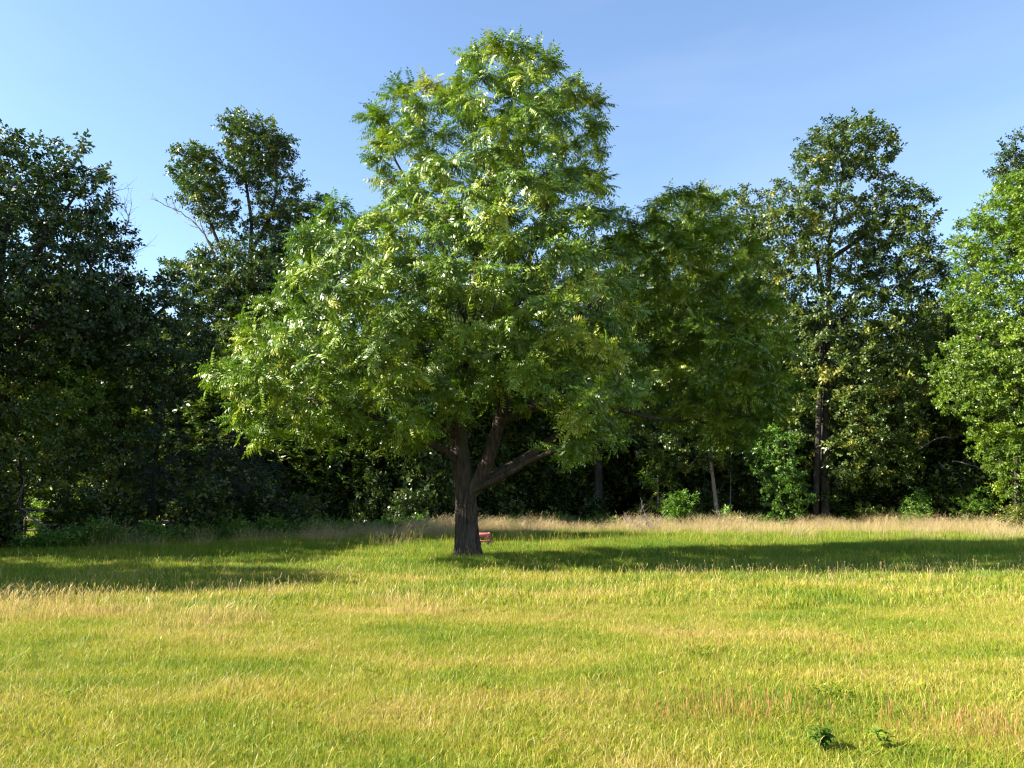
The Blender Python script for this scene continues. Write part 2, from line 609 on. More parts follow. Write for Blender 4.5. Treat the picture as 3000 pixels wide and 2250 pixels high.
class Skeleton:
    def __init__(self):
        self.P = np.zeros((20000, 3))
        self.dir = np.zeros((20000, 3))
        self.par = np.full(20000, -1)
        self.minr = np.zeros(20000)
        self.n = 0
        self.chains = []
        self.stems = []

    def _push(self, p, par, minr=0.0):
        i = self.n
        self.P[i] = p
        self.par[i] = par
        self.dir[i] = unit(p - self.P[par]) if par >= 0 else (0, 0, 1)
        self.minr[i] = minr
        self.n += 1
        return i

    def stem(self, pts, r0, r1, attach=False, step=0.5, power=1.0):
        """a hand-placed stem or limb, resampled; attach joins it to the nearest node"""
        pts = np.array(pts, float)
        seg = np.linalg.norm(np.diff(pts, axis=0), axis=1)
        s = np.concatenate([[0], np.cumsum(seg)])
        k = max(3, int(s[-1] / step) + 1)
        u = np.linspace(0, s[-1], k)
        # smooth by Catmull-like interpolation
        q = np.stack([np.interp(u, s, pts[:, j]) for j in range(3)], 1)
        for _ in range(2):
            q[1:-1] = .25 * q[:-2] + .5 * q[1:-1] + .25 * q[2:]
        par = -1
        if attach and self.n:
            par = int(np.argmin(np.linalg.norm(self.P[:self.n] - q[0], axis=1)))
        ids = []
        rr = r0 + (r1 - r0) * (u / s[-1]) ** power
        for p, r in zip(q, rr):
            par = self._push(p, par, r)
            ids.append(par)
        self.stems.append(ids)
        return ids

    def grow(self, attr, rg, zmin=-1e9, step=0.45, wander=0.06):
        root = self.P[:self.n]
        d0 = np.array([np.min(np.linalg.norm(root - a, axis=1)) for a in attr])
        ends = []
        for a in attr[np.argsort(d0)]:
            P = self.P[:self.n]
            v = a - P
            d = np.linalg.norm(v, axis=1)
            cost = d * (1 + .9 * np.clip(-v[:, 2] / np.maximum(d, 1e-6), 0, 1)) + np.where(P[:, 2] < zmin, 50, 0)
            fw = np.sum(self.dir[:self.n] * v, 1) / np.maximum(d, 1e-6)
            cost = cost * (1.25 - .25 * fw)
            q = int(np.argmin(cost))
            dist = d[q]
            k = max(2, int(math.ceil(dist / step)))
            c1 = P[q] + self.dir[q] * dist * .35 + np.array([0, 0, .08 * dist])
            par = q
            ids = [q]
            for i in range(1, k + 1):
                t = i / k
                p = (1 - t) ** 2 * P[q] + 2 * t * (1 - t) * c1 + t * t * a
                if i < k: p = p + rg.normal(0, wander * min(1, dist), 3)
                par = self._push(p, par)
                ids.append(par)
            self.chains.append(ids)
            ends.append(par)
        return np.array(ends)

    def radii(self, tip=0.008, e=2.3):
        n = self.n
        a = np.zeros(n)
        haschild = np.zeros(n, bool)
        haschild[self.par[:n][self.par[:n] >= 0]] = True
        a[~haschild] = tip ** e
        for i in range(n - 1, 0, -1):
            p = self.par[i]
            if p >= 0: a[p] += a[i]
        r = a ** (1 / e)
        return np.where(self.minr[:n] > 0, np.maximum(self.minr[:n], np.minimum(r, self.minr[:n])), r)


def sides_for(r): return 3 if r < .018 else 5 if r < .05 else 7 if r < .12 else 12


def spray(skel, ends, centre, tmpl, n_twigs, per_twig, reach, size, rg, droop=0.0, upness=.45, young=0.25, tip=0.12):
    """twiglets round every branch end, leaves along them; returns leaf placements + twiglet segments"""
    E = skel.P[ends]
    out = unit(E - centre)
    nc = len(E)
    tw_d = out[:, None, :] * .7 + rg.normal(0, .75, (nc, n_twigs, 3)) + np.array([0, 0, .2])
    tw_d = unit(tw_d) * np.array([1, 1, .75])
    ln = reach * rg.uniform(.55, 1.15, (nc, n_twigs, 1))
    tw0 = np.repeat(E[:, None, :], n_twigs, 1)
    tw1 = tw0 + tw_d * ln
    u = rg.uniform(.15, 1.0, (nc, n_twigs, per_twig, 1))
    pos = tw0[:, :, None, :] * (1 - u) + tw1[:, :, None, :] * u
    pos[..., 2] -= droop * (u[..., 0] ** 2) * .3
    d = unit(tw_d)[:, :, None, :] * .55 + rg.normal(0, .62, (nc, n_twigs, per_twig, 3))
    d[..., 2] = d[..., 2] * .6 + .05 - droop * .35
    lo = pos - (E - out * .25)[:, None, None, :]
    up = np.array([0, 0, .55]) + out[:, None, None, :] * .55 + unit(lo) * .55 + rg.normal(0, upness, pos.shape)
    ctint = np.clip(rg.beta(2, 3.2, (nc, 1, 1)) * .8 + rg.normal(0, .10, (nc, n_twigs, 1)) + (rg.random((nc, n_twigs, 1)) < young) * rg.uniform(.1, .35, (nc, n_twigs, 1)) * 1.0, 0, 1)
    tint = np.broadcast_to(ctint, pos.shape[:3]) + rg.normal(0, .06, pos.shape[:3])
    # young yellow growth sits at the outer, upper shoot tips
    tint = tint + tip * np.clip(unit(lo)[..., 2] * .7 + .3 * u[..., 0], 0, 1) ** 2 * (rg.random((nc, 1, 1)) < .55)
    sc = size * rg.uniform(.7, 1.2, pos.shape[:3])
    return pos.reshape(-1, 3), d.reshape(-1, 3), up.reshape(-1, 3), sc.ravel(), np.clip(tint.ravel(), 0, .95), tw0.reshape(-1, 3), tw1.reshape(-1, 3)


def twig_geo(g, a, b, r=0.006):
    d = unit(b - a)
    u = unit(np.cross(d, np.array([.3, .5, .81])))
    w = np.cross(d, u)
    n = len(a)
    v = []
    for k in range(3):
        c, s = math.cos(k * 2.094), math.sin(k * 2.094)
        v.append(a + (u * c + w * s) * r)
    for k in range(3):
        c, s = math.cos(k * 2.094), math.sin(k * 2.094)
        v.append(b + (u * c + w * s) * r * .5)
    v = np.stack(v, 1)
    base = np.arange(n)[:, None, None] * 6
    q = np.array([[0, 1, 4, 3], [1, 2, 5, 4], [2, 0, 3, 5]])[None]
    g.add(v.reshape(-1, 3), (base + q).reshape(-1, 4))


def make_tree(name, base_px, D, stems, polys, label, mat, bark, cap=3.5, spacing=0.95, nmax=420, tmpl=None, twigs=4, per=4,
              reach=.72, size=.6, seed=1, zmin=None, group='trees along the edge of the wood', cat='tree', shell=.6, young=.2, droop=0.1, dead=None, trunk_name='trunk', clear=None):
    """a tree at the edge of the wood: stems are photo-pixel polylines with radii in metres, polys the crown outlines"""
    rg = np.random.default_rng(seed)
    tmpl = T_SPRIG if tmpl is None else tmpl
    b = at(base_px, HORIZON, D)
    b[2] = 0
    root = empty(name, b, label, cat, group)
    sk = Skeleton()
    for i, (pts, r0, r1) in enumerate(stems):
        w = [at(p[0], p[1], D + (p[2] if len(p) > 2 else 0)) for p in pts]
        if i == 0: w[0] = np.array([w[0][0], D, -.05])
        sk.stem(w, r0, r1, attach=i > 0)
    attr = crown_points(polys, D, cap, spacing, nmax, rg, shell)
    if clear:
        q = project(attr)
        for x0, x1, y0, y1 in clear:
            attr = attr[~((q[:, 0] > x0) & (q[:, 0] < x1) & (q[:, 1] > y0) & (q[:, 1] < y1) & (attr[:, 1] < D + .5))]
            q = project(attr)
    ends = sk.grow(attr, rg, zmin=-1e9 if zmin is None else zmin)
    rad = sk.radii(.009)
    g = Geo()
    for ids in sk.stems:
        g.tube(sk.P[ids] - b, rad[ids], 12, bark=.08, rg=rg)
    for ids in sk.chains:
        r = rad[ids].copy()
        r[0] = min(r[0], r[1] * 1.25)
        g.tube(sk.P[ids] - b, r, sides_for(r[0]), cap=False)
    g.build(trunk_name, [bark], root, smooth=True)
    centre = attr.mean(0)
    pos, d, up, sc, tint, a, c = spray(sk, ends, centre, tmpl, twigs, per, reach, size, rg, droop=droop, young=young)
    v, _, _ = place(tmpl, pos - b, d, up, sc, rg)
    cr = link('crown', quads_mesh('crown', v, np.repeat(tint, v.shape[1]), [mat]), root)
    return root, sk, b


def bare_branch(parent, b, pts, r0, seed, mat=M_DEADWOOD, name='dead_branch', twig=0.9, n=14, label=None):
    rg = np.random.default_rng(seed)
    sk = Skeleton()
    ids = sk.stem(pts, r0, r0 * .3, step=.25)
    P = sk.P[ids]
    g = Geo()
    P = P + rg.normal(0, r0 * .6, P.shape)
    g.tube(P - b, np.linspace(r0, r0 * .3, len(P)), 6)
    main = unit(P[-1] - P[0])
    for i in range(n):
        k = rg.integers(len(P) // 4, len(P))
        d = unit(main * .7 + rg.normal(0, .6, 3) + np.array([0, 0, .35]))
        L = twig * rg.uniform(.35, 1)
        m = [P[k], P[k] + d * L * .5 + rg.normal(0, .05, 3), P[k] + d * L + np.array([0, 0, .12 * L])]
        g.tube(np.array(m) - b, [r0 * .4, r0 * .28, r0 * .14], 4)
        for j in range(3):
            d2 = unit(d + rg.normal(0, .5, 3))
            q = m[1] if j < 2 else m[2]
            g.tube(np.array([q, q + d2 * L * .45]) - b, [r0 * .22, r0 * .1], 3)
    o = g.build(name, [mat], parent, smooth=True)
    if label: o['label'] = label
    return o


# ------------------------------------------------------------------ the big walnut in the meadow
WD = 22.7
wb = at(1370, HORIZON, WD)
wb[2] = 0.0
k13 = 3000 / 2212.0
W_OUT = [(460, 790), (472, 850), (500, 925), (560, 955), (605, 985), (650, 960), (690, 972), (740, 955), (800, 940), (822, 985), (850, 1000), (900, 965), (950, 960), (990, 930),
         (1040, 905), (1080, 940), (1130, 955), (1170, 1040), (1215, 1000), (1290, 1045), (1340, 965), (1400, 905), (1480, 945), (1560, 1000), (1640, 960), (1700, 900), (1742, 830), (1712, 740),
         (1655, 640), (1645, 565), (1595, 480), (1555, 430), (1505, 365), (1450, 380), (1385, 420), (1335, 440), (1312, 380), (1322, 300), (1318, 160), (1288, 125), (1265, 190), (1222, 115),
         (1192, 92), (1110, 68), (1050, 90), (1000, 88), (985, 140), (935, 130), (880, 155), (765, 195), (785, 250), (815, 300), (725, 355), (728, 385), (795, 400), (850, 420), (750, 430), (700, 445), (640, 500), (598, 530),
         (602, 625), (540, 650), (515, 750)]
W_OUT = [(x * k13 + (16 if x > 1060 else -20) * (y < 415), y * k13 + 48 * max(0.0, 1 - y / 420)) for x, y in W_OUT]


def make_walnut():
    rg = np.random.default_rng(11)
    root = empty('walnut_tree', wb, 'tall walnut with broad feathery crown standing alone in the meadow', 'tree')
    sk = Skeleton()

    def L(pts): return [at(p[0], p[1], WD + p[2]) for p in pts]
    tr = L([(1369, 1640, 0), (1368, 1560, 0), (1366, 1500, 0), (1364, 1440, 0), (1352, 1360, .05), (1343, 1290, .1), (1346, 1180, .2), (1362, 1050, .3), (1390, 900, .2), (1400, 730, .1), (1440, 560, 0), (1470, 400, 0), (1482, 330, .2)])
    tr[0][2] = -.1
    sk.stem(tr, .36, .03, power=.85, step=.3)
    limbs = [
        ([(1372, 1452, 0), (1405, 1415, -.1), (1430, 1350, -.2), (1448, 1285, -.3), (1466, 1235, -.4), (1490, 1100, -.4), (1507, 930, -.4), (1525, 840, -.3), (1570, 700, -.2), (1620, 560, -.3), (1660, 440, -.2)], .235, .02, .8),
        ([(1466, 1235, -.4), (1500, 1210, -.7), (1570, 1190, -.9), (1640, 1175, -.6), (1760, 1180, .4), (1900, 1225, 1.2), (2000, 1235, 1.8)], .17, .03, .9),
        ([(1385, 1436, -.1), (1420, 1420, -.5), (1481, 1392, -1.1), (1560, 1345, -1.8), (1630, 1318, -2.6), (1740, 1290, -3.4)], .125, .03, .9),
        ([(1400, 1415, .2), (1480, 1375, .9), (1600, 1300, 1.8), (1750, 1180, 2.6), (1900, 1050, 2.8), (2040, 900, 2.3)], .13, .03, .9),
        ([(1352, 1372, 0), (1323, 1328, -.2), (1284, 1308, -.7), (1220, 1290, -1.3), (1120, 1230, -1.4), (1000, 1180, -1.4), (850, 1160, -1)], .12, .03, .9),
        ([(1346, 1180, .2), (1290, 1080, .8), (1180, 960, 1.4), (1040, 870, 1.6), (880, 800, 1.2)], .13, .03, .9),
        ([(1370, 1000, .3), (1330, 800, .2), (1246, 622, .1), (1172, 498, 0), (1125, 400, 0)], .13, .018, .9),
        ([(1507, 930, -.4), (1640, 860, .4), (1760, 740, 1.4), (1900, 660, 2.2)], .12, .018, .9),
        ([(1343, 1290, .1), (1250, 1180, -1.5), (1120, 1080, -3), (980, 1010, -3.8)], .10, .03, .9),
        ([(1480, 1150, -.4), (1560, 1020, -1.8), (1680, 930, -3), (1780, 860, -3.6)], .10, .03, .9),
        ([(1355, 1120, .2), (1380, 1000, -1.5), (1340, 880, -2.8), (1300, 760, -3.4)], .10, .03, .9),
    ]
    stem_r = []
    for pts, r0, r1, pw in limbs:
        sk.stem(L(pts), r0, r1, attach=True, step=.35, power=pw)
    nmain = sk.n
    SP_ = lambda q: [(x * k13, y * k13 + 48 * max(0.0, 1 - y / 420)) for x, y in q]
    # the sunlit main crown bulges towards the meadow, the limbs on the right carry a second mass set farther back
    right_mass = SP_([(1300, 470), (1385, 420), (1450, 380), (1505, 365), (1560, 430), (1600, 480), (1650, 565), (1665, 640), (1718, 740), (1745, 830), (1700, 900), (1640, 965), (1560, 1005), (1480, 950), (1400, 920), (1310, 930), (1270, 700)])
    k_ = next(i for i, (x, y) in enumerate(W_OUT) if abs(x - 1340 * k13) < 20 and y > 1250)
    k2 = next(i for i, (x, y) in enumerate(W_OUT) if abs(x - 1335 * k13) < 20 and y < 650)
    main_crown = W_OUT[:k_ + 1] + SP_([(1395, 900), (1400, 760), (1385, 640), (1360, 540)]) + W_OUT[k2:]
    attr = crown_points([main_crown], WD - 1.5, 5.2, .93, 1200, rg, .76, .5)
    k_ = 1 + np.clip((attr[:, 2] - 7.5) / 7.0, -.7, 1) * 1.6 / attr[:, 1]      # broad below, drawn in towards the top
    attr = np.array([0, 0, CAMH]) + (attr - np.array([0, 0, CAMH])) * k_[:, None]
    attr = np.concatenate([attr, crown_points([right_mass], WD + 2.6, 3.6, .88, 440, rg, .7, .45)])
    fp = project(attr)
    attr = attr[~((fp[:, 0] > 1375) & (fp[:, 0] < 1640) & (fp[:, 1] > 1170) & (fp[:, 1] < 1460) & (attr[:, 1] < WD + 1.0))]
    attr = attr[~((fp2(attr)[:, 0] > 1290) & (fp2(attr)[:, 0] < 1400) & (fp2(attr)[:, 1] > 1290) & (attr[:, 1] < WD + .6))]
    ends = sk.grow(attr, rg, zmin=2.0, step=.42, wander=.05)
    rad = sk.radii(.0075, 2.25)
    # trunk with root flare and furrowed bark
    ids = sk.stems[0]
    P = sk.P[ids] - wb
    r = rad[ids].copy()
    P2, r2 = [], []
    zz = P[:, 2]
    g = Geo()
    low = 9
    # dense lower rings: flare, furrows
    zs = np.linspace(zz[0], zz[low], 46)
    px = np.interp(zs, zz[:low + 1], P[:low + 1, 0])
    py = np.interp(zs, zz[:low + 1], P[:low + 1, 1])
    rr = np.interp(zs, zz[:low + 1], r[:low + 1])
    na = 72
    a = np.arange(na) * 2 * math.pi / na
    ph = rg.uniform(0, 6, 8)
    V = []
    for z, x, y, q in zip(zs, px, py, rr):
        flare = .48 * math.exp(-max(z, 0) / .30)
        lobes = 1 + flare * (1.0 + .55 * np.cos(5 * a + ph[0]) + .35 * np.cos(3 * a + ph[1]))
        fur = .018 * np.abs(np.sin(11 * a + .9 * math.sin(z * 1.7 + ph[2]) + ph[3])) + .012 * np.sin(23 * a + 1.6 * math.sin(z * 2.9 + ph[4])) + rg.normal(0, .006, na)
        wob = .03 * np.cos(2 * a + z * .7 + ph[5]) + .02 * np.cos(3 * a - z * 1.1 + ph[6])
        rad_a = q * (lobes + wob) + fur - .01
        V.append(np.stack([x + rad_a * np.cos(a), y + rad_a * np.sin(a), np.full(na, z)], 1))
    V = np.array(V)
    i = np.arange(len(zs) - 1)[:, None] * na
    j = np.arange(na)[None, :]
    jn = (j + 1) % na
    g.add(V.reshape(-1, 3), np.stack([i + j, i + jn, i + na + jn, i + na + j], -1).reshape(-1, 4))
    g.tube(P[low - 1:], r[low - 1:], 20, bark=.09, rg=rg)
    g.build('trunk', [M_BARK], root, smooth=True)
    for st in sk.stems[1:]:
        g = Geo()
        rr = rad[st].copy()
        g.tube(sk.P[st] - wb, rr, 16, bark=.10, rg=rg)
        g.build('limb', [M_BARK], root, smooth=True)
    g = Geo()
    for ids in sk.chains:
        r = rad[ids].copy()
        r[0] = min(r[0], r[1] * 1.25)
        g.tube(sk.P[ids] - wb, r, sides_for(r[0]), cap=False)
    centre = attr.mean(0) + np.array([0, 0, -1.0])
    pos, d, up, sc, tint, ta, tb = spray(sk, ends, centre, T_WALNUT, 6, 7, .52, .43, rg, droop=.6, upness=.45, young=.2, tip=.42)
    twig_geo(g, ta - wb, tb - wb, .006)
    bo = g.build('branchwork', [M_BARK], root, smooth=True)
    bo['kind'] = 'stuff'
    v, m, var = place(T_WALNUT, pos - wb, d, up, sc, rg)
    # the 300 leaves nearest the camera are parts of their own
    dist = np.linalg.norm(pos - np.array([0, 0, CAMH]), axis=1)
    near = np.argsort(dist)[:300]
    rest = np.ones(len(pos), bool)
    rest[near] = False
    t = np.repeat(tint[rest], v.shape[1])
    co = link('crown', quads_mesh('crown', v[rest], t, [M_WALNUT]), root)
    co['kind'] = 'stuff'
    protos = {}
    for n in near:
        key = (int(var[n]), int(min(2, tint[n] * 3)))
        if key not in protos:
            q = T_WALNUT[key[0]]
            gg = Geo()
            nq = len(q)
            gg.add(q.reshape(-1, 3), np.arange(nq * 4).reshape(-1, 4), .15 + .3 * key[1])
            mid = np.array([q[-1][0] * s for s in (0, .35, .7, 1)])
            mid = np.stack([q[::2][:, 0].mean(1)[:0]]) if False else mid
            b0 = np.vstack([[0, 0, 0], q[0, 0], q[4, 0], q[8, 0], q[-1, 0]])
            gg.tube(b0, [.012, .011, .009, .007, .005], 3, .5)
            protos[key] = gg.mesh('leaf', [M_WALNUT])
        o = bpy.data.objects.new('leaf', protos[key])
        COL.objects.link(o)
        o.parent = root
        mm = np.eye(4)
        mm[:3, :3] = m[n]
        mm[:3, 3] = pos[n] - wb
        o.matrix_local = Matrix(mm.tolist())
    return root


make_walnut()

# ------------------------------------------------------------------ trees at the edge of the wood
G_EDGE = 'trees along the edge of the wood'


def gz(D):                                        # photo row of the ground at distance D on the centre line
    return 1125 - F * math.tan(math.atan(-CAMH / D) - PITCH + 0.0) if False else HORIZON + 0 * D


# left: big dark oak filling the left edge
oak, sk, b = make_tree('oak_tree', 5, 31, [([(5, 1600), (2, 1350, 0), (0, 1150, .2), (-10, 950, .3), (10, 700, 0), (60, 520, 0)], .36, .05), ([(0, 1180), (60, 980, -1), (180, 930, -1.4), (280, 760, -1)], .17, .04), ([(-5, 1050), (-120, 850, 0), (-200, 600, 0)], .2, .05), ([(0, 900), (120, 720, 0), (230, 560, 0)], .16, .04)],
    [[(-320, 440), (-100, 400), (0, 405), (70, 415), (140, 440), (200, 435), (270, 440), (287, 500), (290, 560), (318, 600), (342, 650), (335, 700), (342, 760), (325, 800), (380, 830), (390, 900), (320, 1000), (240, 1080), (60, 1140), (-300, 1120), (-420, 760)]],
    'big dark oak filling the left edge with bare twigs poking out', M_OAK, M_BARK_DARK, cap=4.5, nmax=620, seed=21, twigs=4, per=4, size=.62)
bare_branch(oak, b, [at(300, 600, 31), at(318, 582, 31), at(336, 572, 31), at(332, 545, 31), at(326, 515, 31)], .03, 1, twig=.8, n=7)
bare_branch(oak, b, [at(310, 730, 31), at(345, 690, 31), at(372, 660, 31), at(390, 635, 31), at(368, 622, 31)], .035, 2, twig=.9, n=10)
bare_branch(oak, b, [at(320, 850, 31), at(360, 800, 31), at(380, 760, 31), at(400, 735, 31)], .03, 3, twig=1.0, n=12)
bare_branch(oak, b, [at(300, 720, 31), at(345, 735, 31), at(372, 735, 31), at(388, 700, 31)], .025, 4, twig=.8, n=8)

make_tree('oak_tree', 352, 34, [([(352, 1590), (350, 1300, 0), (348, 1100, 0), (352, 960, 0), (380, 860, 0)], .26, .05), ([(350, 1040), (300, 960, 0), (230, 930, 0)], .13, .04), ([(350, 1020), (410, 960, 0), (455, 930, 0), (520, 860, 0)], .14, .04)],
    [[(365, 830), (425, 780), (490, 798), (540, 830), (565, 900), (600, 960), (595, 1090), (500, 1180), (330, 1200), (250, 1150), (195, 1010), (290, 900)]],
    'low dark spreading oak between the left oak and the tall ragged tree', M_OAK, M_BARK_DARK, cap=3.5, nmax=330, seed=22, size=.62)

tall, sk, b = make_tree('hickory_tree', 738, 50, [([(738, 1570), (728, 1200, 0), (722, 950, 0), (733, 760, 0), (738, 650, 0), (718, 520, 0), (715, 420, 0)], .34, .05), ([(722, 930), (668, 770, 0), (630, 690, 0), (580, 560, 0), (565, 480, 0)], .17, .04), ([(735, 740), (790, 640, 0), (815, 540, 0), (800, 440, 0)], .15, .04), ([(722, 1000), (650, 900, 0), (625, 725, 0), (600, 690, 0)], .13, .04), ([(730, 850), (820, 760, 0), (860, 700, 0)], .13, .04)],
    [[(650, 400), (660, 350), (690, 335), (760, 345), (800, 370), (850, 390), (860, 430), (840, 480), (790, 530), (760, 570), (700, 570), (670, 500)],
     [(515, 540), (512, 480), (550, 430), (610, 428), (640, 470), (680, 560), (690, 650), (640, 700), (590, 640), (545, 620)],
     [(760, 590), (800, 560), (865, 490), (882, 550), (862, 600), (840, 680), (780, 710), (700, 680)],
     [(840, 600), (890, 590), (930, 555), (948, 600), (920, 660), (850, 700)],
     [(490, 800), (500, 755), (540, 770), (590, 740), (700, 700), (850, 690), (880, 800), (900, 1000), (850, 1130), (600, 1130), (550, 1000), (530, 860)]],
    'tall ragged hickory rising left of the walnut, sky showing through its top', M_OLIVE, M_BARK_DARK, cap=2.6, spacing=.84, nmax=820, seed=23, size=.64, shell=.5)
bare_branch(tall, b, [at(640, 745, 50), at(610, 700, 50), at(570, 650, 50), at(530, 620, 50), at(480, 600, 50), at(450, 582, 50), at(444, 558, 50)], .06, 5, twig=1.3, n=12)
bare_branch(tall, b, [at(622, 740, 50), at(600, 690, 50), at(585, 640, 50), at(560, 590, 50)], .045, 6, twig=1.0, n=10)

make_tree('oak_tree', 815, 52, [([(815, 1560), (812, 1200, 0), (810, 900, 0), (818, 700, 0)], .4, .08), ([(812, 1000), (930, 850, 0), (1010, 700, 0)], .2, .05)],
    [[(790, 700), (850, 640), (950, 600), (1050, 640), (1120, 760), (1150, 950), (1100, 1150), (900, 1220), (720, 1150), (700, 900)]],
    'dark thick-trunked oak half hidden behind the left side of the walnut', M_OAK, M_BARK_DARK, cap=4.5, spacing=1.15, nmax=380, seed=24, size=.6)
make_tree('oak_tree', 1290, 47, [([(1285, 1560), (1282, 1350, 0), (1284, 1100, 0), (1300, 850, 0)], .46, .12), ([(1284, 1150), (1400, 950, 0), (1480, 800, 0)], .2, .05)],
    [[(1080, 900), (1150, 760), (1300, 680), (1480, 690), (1560, 850), (1580, 1050), (1500, 1230), (1300, 1280), (1120, 1200)]],
    'big dark-trunked forest oak straight behind the walnut trunk', M_OAK, M_BARK_DARK, cap=4.5, spacing=1.15, nmax=400, seed=25, size=.6)
make_tree('oak_tree', 1760, 49, [([(1755, 1555), (1752, 1300, 0), (1745, 1000, 0), (1750, 800, 0)], .3, .08)],
    [[(1600, 850), (1680, 720), (1800, 660), (1920, 720), (1980, 900), (1970, 1120), (1880, 1300), (1700, 1330), (1590, 1200)]],
    'dark forest oak hidden behind the shaded right half of the walnut', M_OAK, M_BARK_DARK, cap=4.5, spacing=1.15, nmax=380, seed=26, size=.6)

# right of the walnut
make_tree('oak_tree', 2160, 54, [([(2160, 1550), (2158, 1200, 0), (2160, 900, 0), (2170, 680, 0)], .33, .06), ([(2160, 950), (2080, 800, 0), (2050, 680, 0)], .15, .04)],
    [[(1960, 660), (2000, 590), (2060, 600), (2110, 575), (2180, 560), (2235, 570), (2250, 640), (2270, 800), (2310, 1000), (2290, 1250), (2060, 1300), (1960, 1050)]],
    'farther oak filling the gap between walnut and double-trunked tree', M_OLIVE, M_BARK_DARK, cap=4, spacing=1.1, nmax=480, seed=27, size=.6)
make_tree('hickory_tree', 2410, 46, [([(2418, 1565), (2416, 1300, 0), (2422, 1100, 0), (2428, 850, 0), (2430, 700, 0), (2455, 580, 0), (2472, 500, 0), (2466, 420, 0)], .27, .04), ([(2388, 1565, -.3), (2392, 1400, -.3), (2398, 1250, -.3), (2405, 1050, -.2), (2416, 900, 0)], .19, .13), ([(2416, 880), (2398, 800, 0), (2395, 745, 0), (2340, 660, 0)], .16, .04), ([(2466, 530), (2500, 500, 0), (2540, 470, 0)], .09, .03), ([(2430, 760), (2520, 700, 0), (2600, 640, 0), (2680, 600, 0)], .15, .04), ([(2425, 980), (2540, 850, 0), (2620, 780, 0)], .14, .04)],
    [[(2335, 500), (2330, 440), (2370, 385), (2450, 365), (2490, 352), (2560, 370), (2620, 420), (2634, 450), (2612, 520), (2560, 545), (2450, 550), (2370, 540)],
     [(2160, 760), (2190, 700), (2180, 650), (2250, 600), (2260, 545), (2330, 535), (2450, 545), (2480, 600), (2460, 760), (2420, 900), (2300, 930), (2215, 850)],
     [(2480, 600), (2560, 540), (2600, 530), (2690, 555), (2706, 600), (2722, 640), (2732, 720), (2748, 790), (2720, 880), (2600, 900), (2480, 850)],
     [(2240, 860), (2420, 800), (2600, 820), (2710, 880), (2710, 1150), (2690, 1350), (2600, 1450), (2520, 1400), (2440, 1480), (2330, 1480), (2260, 1400), (2290, 1250), (2320, 1100)]],
    'tall double-trunked hickory at the meadow edge right of the walnut', M_OLIVE, M_BARK_DARK, cap=3.2, spacing=.98, nmax=800, seed=28, size=.63, shell=.55, young=.3, clear=[(2376, 2448, 1180, 1600)])
make_tree('hornbeam_tree', 2775, 49, [([(2775, 1560), (2778, 1350, 0), (2772, 1150, 0), (2780, 900, 0)], .2, .05)],
    [[(2735, 770), (2790, 735), (2835, 790), (2860, 950), (2850, 1150), (2830, 1280), (2720, 1300), (2680, 1150), (2700, 950)]],
    'slim dark-trunked tree in the gap between hickory and bright elm', M_OLIVE, M_BARK_DARK, cap=3, spacing=1.0, nmax=330, seed=29, size=.55)
make_tree('elm_tree', 2985, 40, [([(2985, 1585), (2980, 1400, 0), (2976, 1250, 0), (2985, 1050, 0), (3010, 800, 0), (3060, 640, 0)], .16, .05), ([(2978, 1200), (2900, 1050, -.6), (2860, 980, -1)], .09, .03), ([(2985, 1050), (3100, 850, 0), (3180, 740, 0)], .12, .04)],
    [[(2790, 700), (2825, 650), (2880, 600), (2915, 550), (2960, 505), (3060, 490), (3200, 560), (3300, 800), (3320, 1150), (3200, 1440), (3060, 1500), (2960, 1470), (2920, 1390), (2890, 1340), (2860, 1250), (2785, 1190), (2745, 1080), (2780, 1000), (2845, 960), (2800, 880), (2825, 782)]],
    'bright green elm at the right edge catching the sun', M_ELM, M_BARK_DARK, cap=3.4, spacing=.74, nmax=1000, seed=30, size=.47, young=.35)
make_tree('oak_tree', 3090, 47, [([(3090, 1560), (3085, 1200, 0), (3080, 800, 0), (3040, 520, 0)], .34, .06)],
    [[(2935, 520), (2925, 440), (2960, 405), (3060, 395), (3180, 470), (3260, 650), (3200, 900), (3060, 900), (2990, 650)]],
    'dark oak top showing above the bright elm at the right edge', M_OAK, M_BARK_DARK, cap=3.5, spacing=.95, nmax=330, seed=31, size=.62)

# small trees standing under the canopy
make_tree('sapling_tree', 180, 31.5, [([(190, 1590), (188, 1400, 0), (192, 1250, 0), (186, 1050, 0)], .07, .02)],
    [[(130, 1000), (165, 940), (215, 935), (255, 1000), (290, 1080), (320, 1180), (290, 1290), (200, 1330), (110, 1290), (95, 1150)]],
    'young sapling with pale green sunlit leaves in front of the left oak', M_ELM, M_BARK_DARK, cap=1.6, spacing=.6, nmax=230, seed=32, size=.42, twigs=3, group='small trees under the canopy')
make_tree('hornbeam_tree', 60, 29.5, [([(60, 1600), (64, 1420, 0), (50, 1250, 0), (30, 1120, 0)], .09, .03), ([(62, 1430), (130, 1320, 0), (180, 1230, 0)], .05, .02)],
    [[(-120, 1120), (20, 1080), (110, 1130), (190, 1200), (230, 1330), (190, 1450), (60, 1500), (-120, 1480)]],
    'low bushy tree with dark glossy leaves at the lower left edge', M_OLIVE, M_BARK_DARK, cap=2, spacing=.75, nmax=330, seed=33, size=.5, group='small trees under the canopy')
make_tree('hornbeam_tree', 320, 33, [([(322, 1590), (320, 1420, 0), (330, 1250, 0)], .08, .03)],
    [[(230, 1200), (330, 1150), (430, 1170), (470, 1280), (430, 1430), (330, 1490), (230, 1450), (200, 1320)]],
    'small dark bushy tree between the left sapling and the cedars', M_OLIVE, M_BARK_DARK, cap=2, spacing=.75, nmax=280, seed=34, size=.5, group='small trees under the canopy')
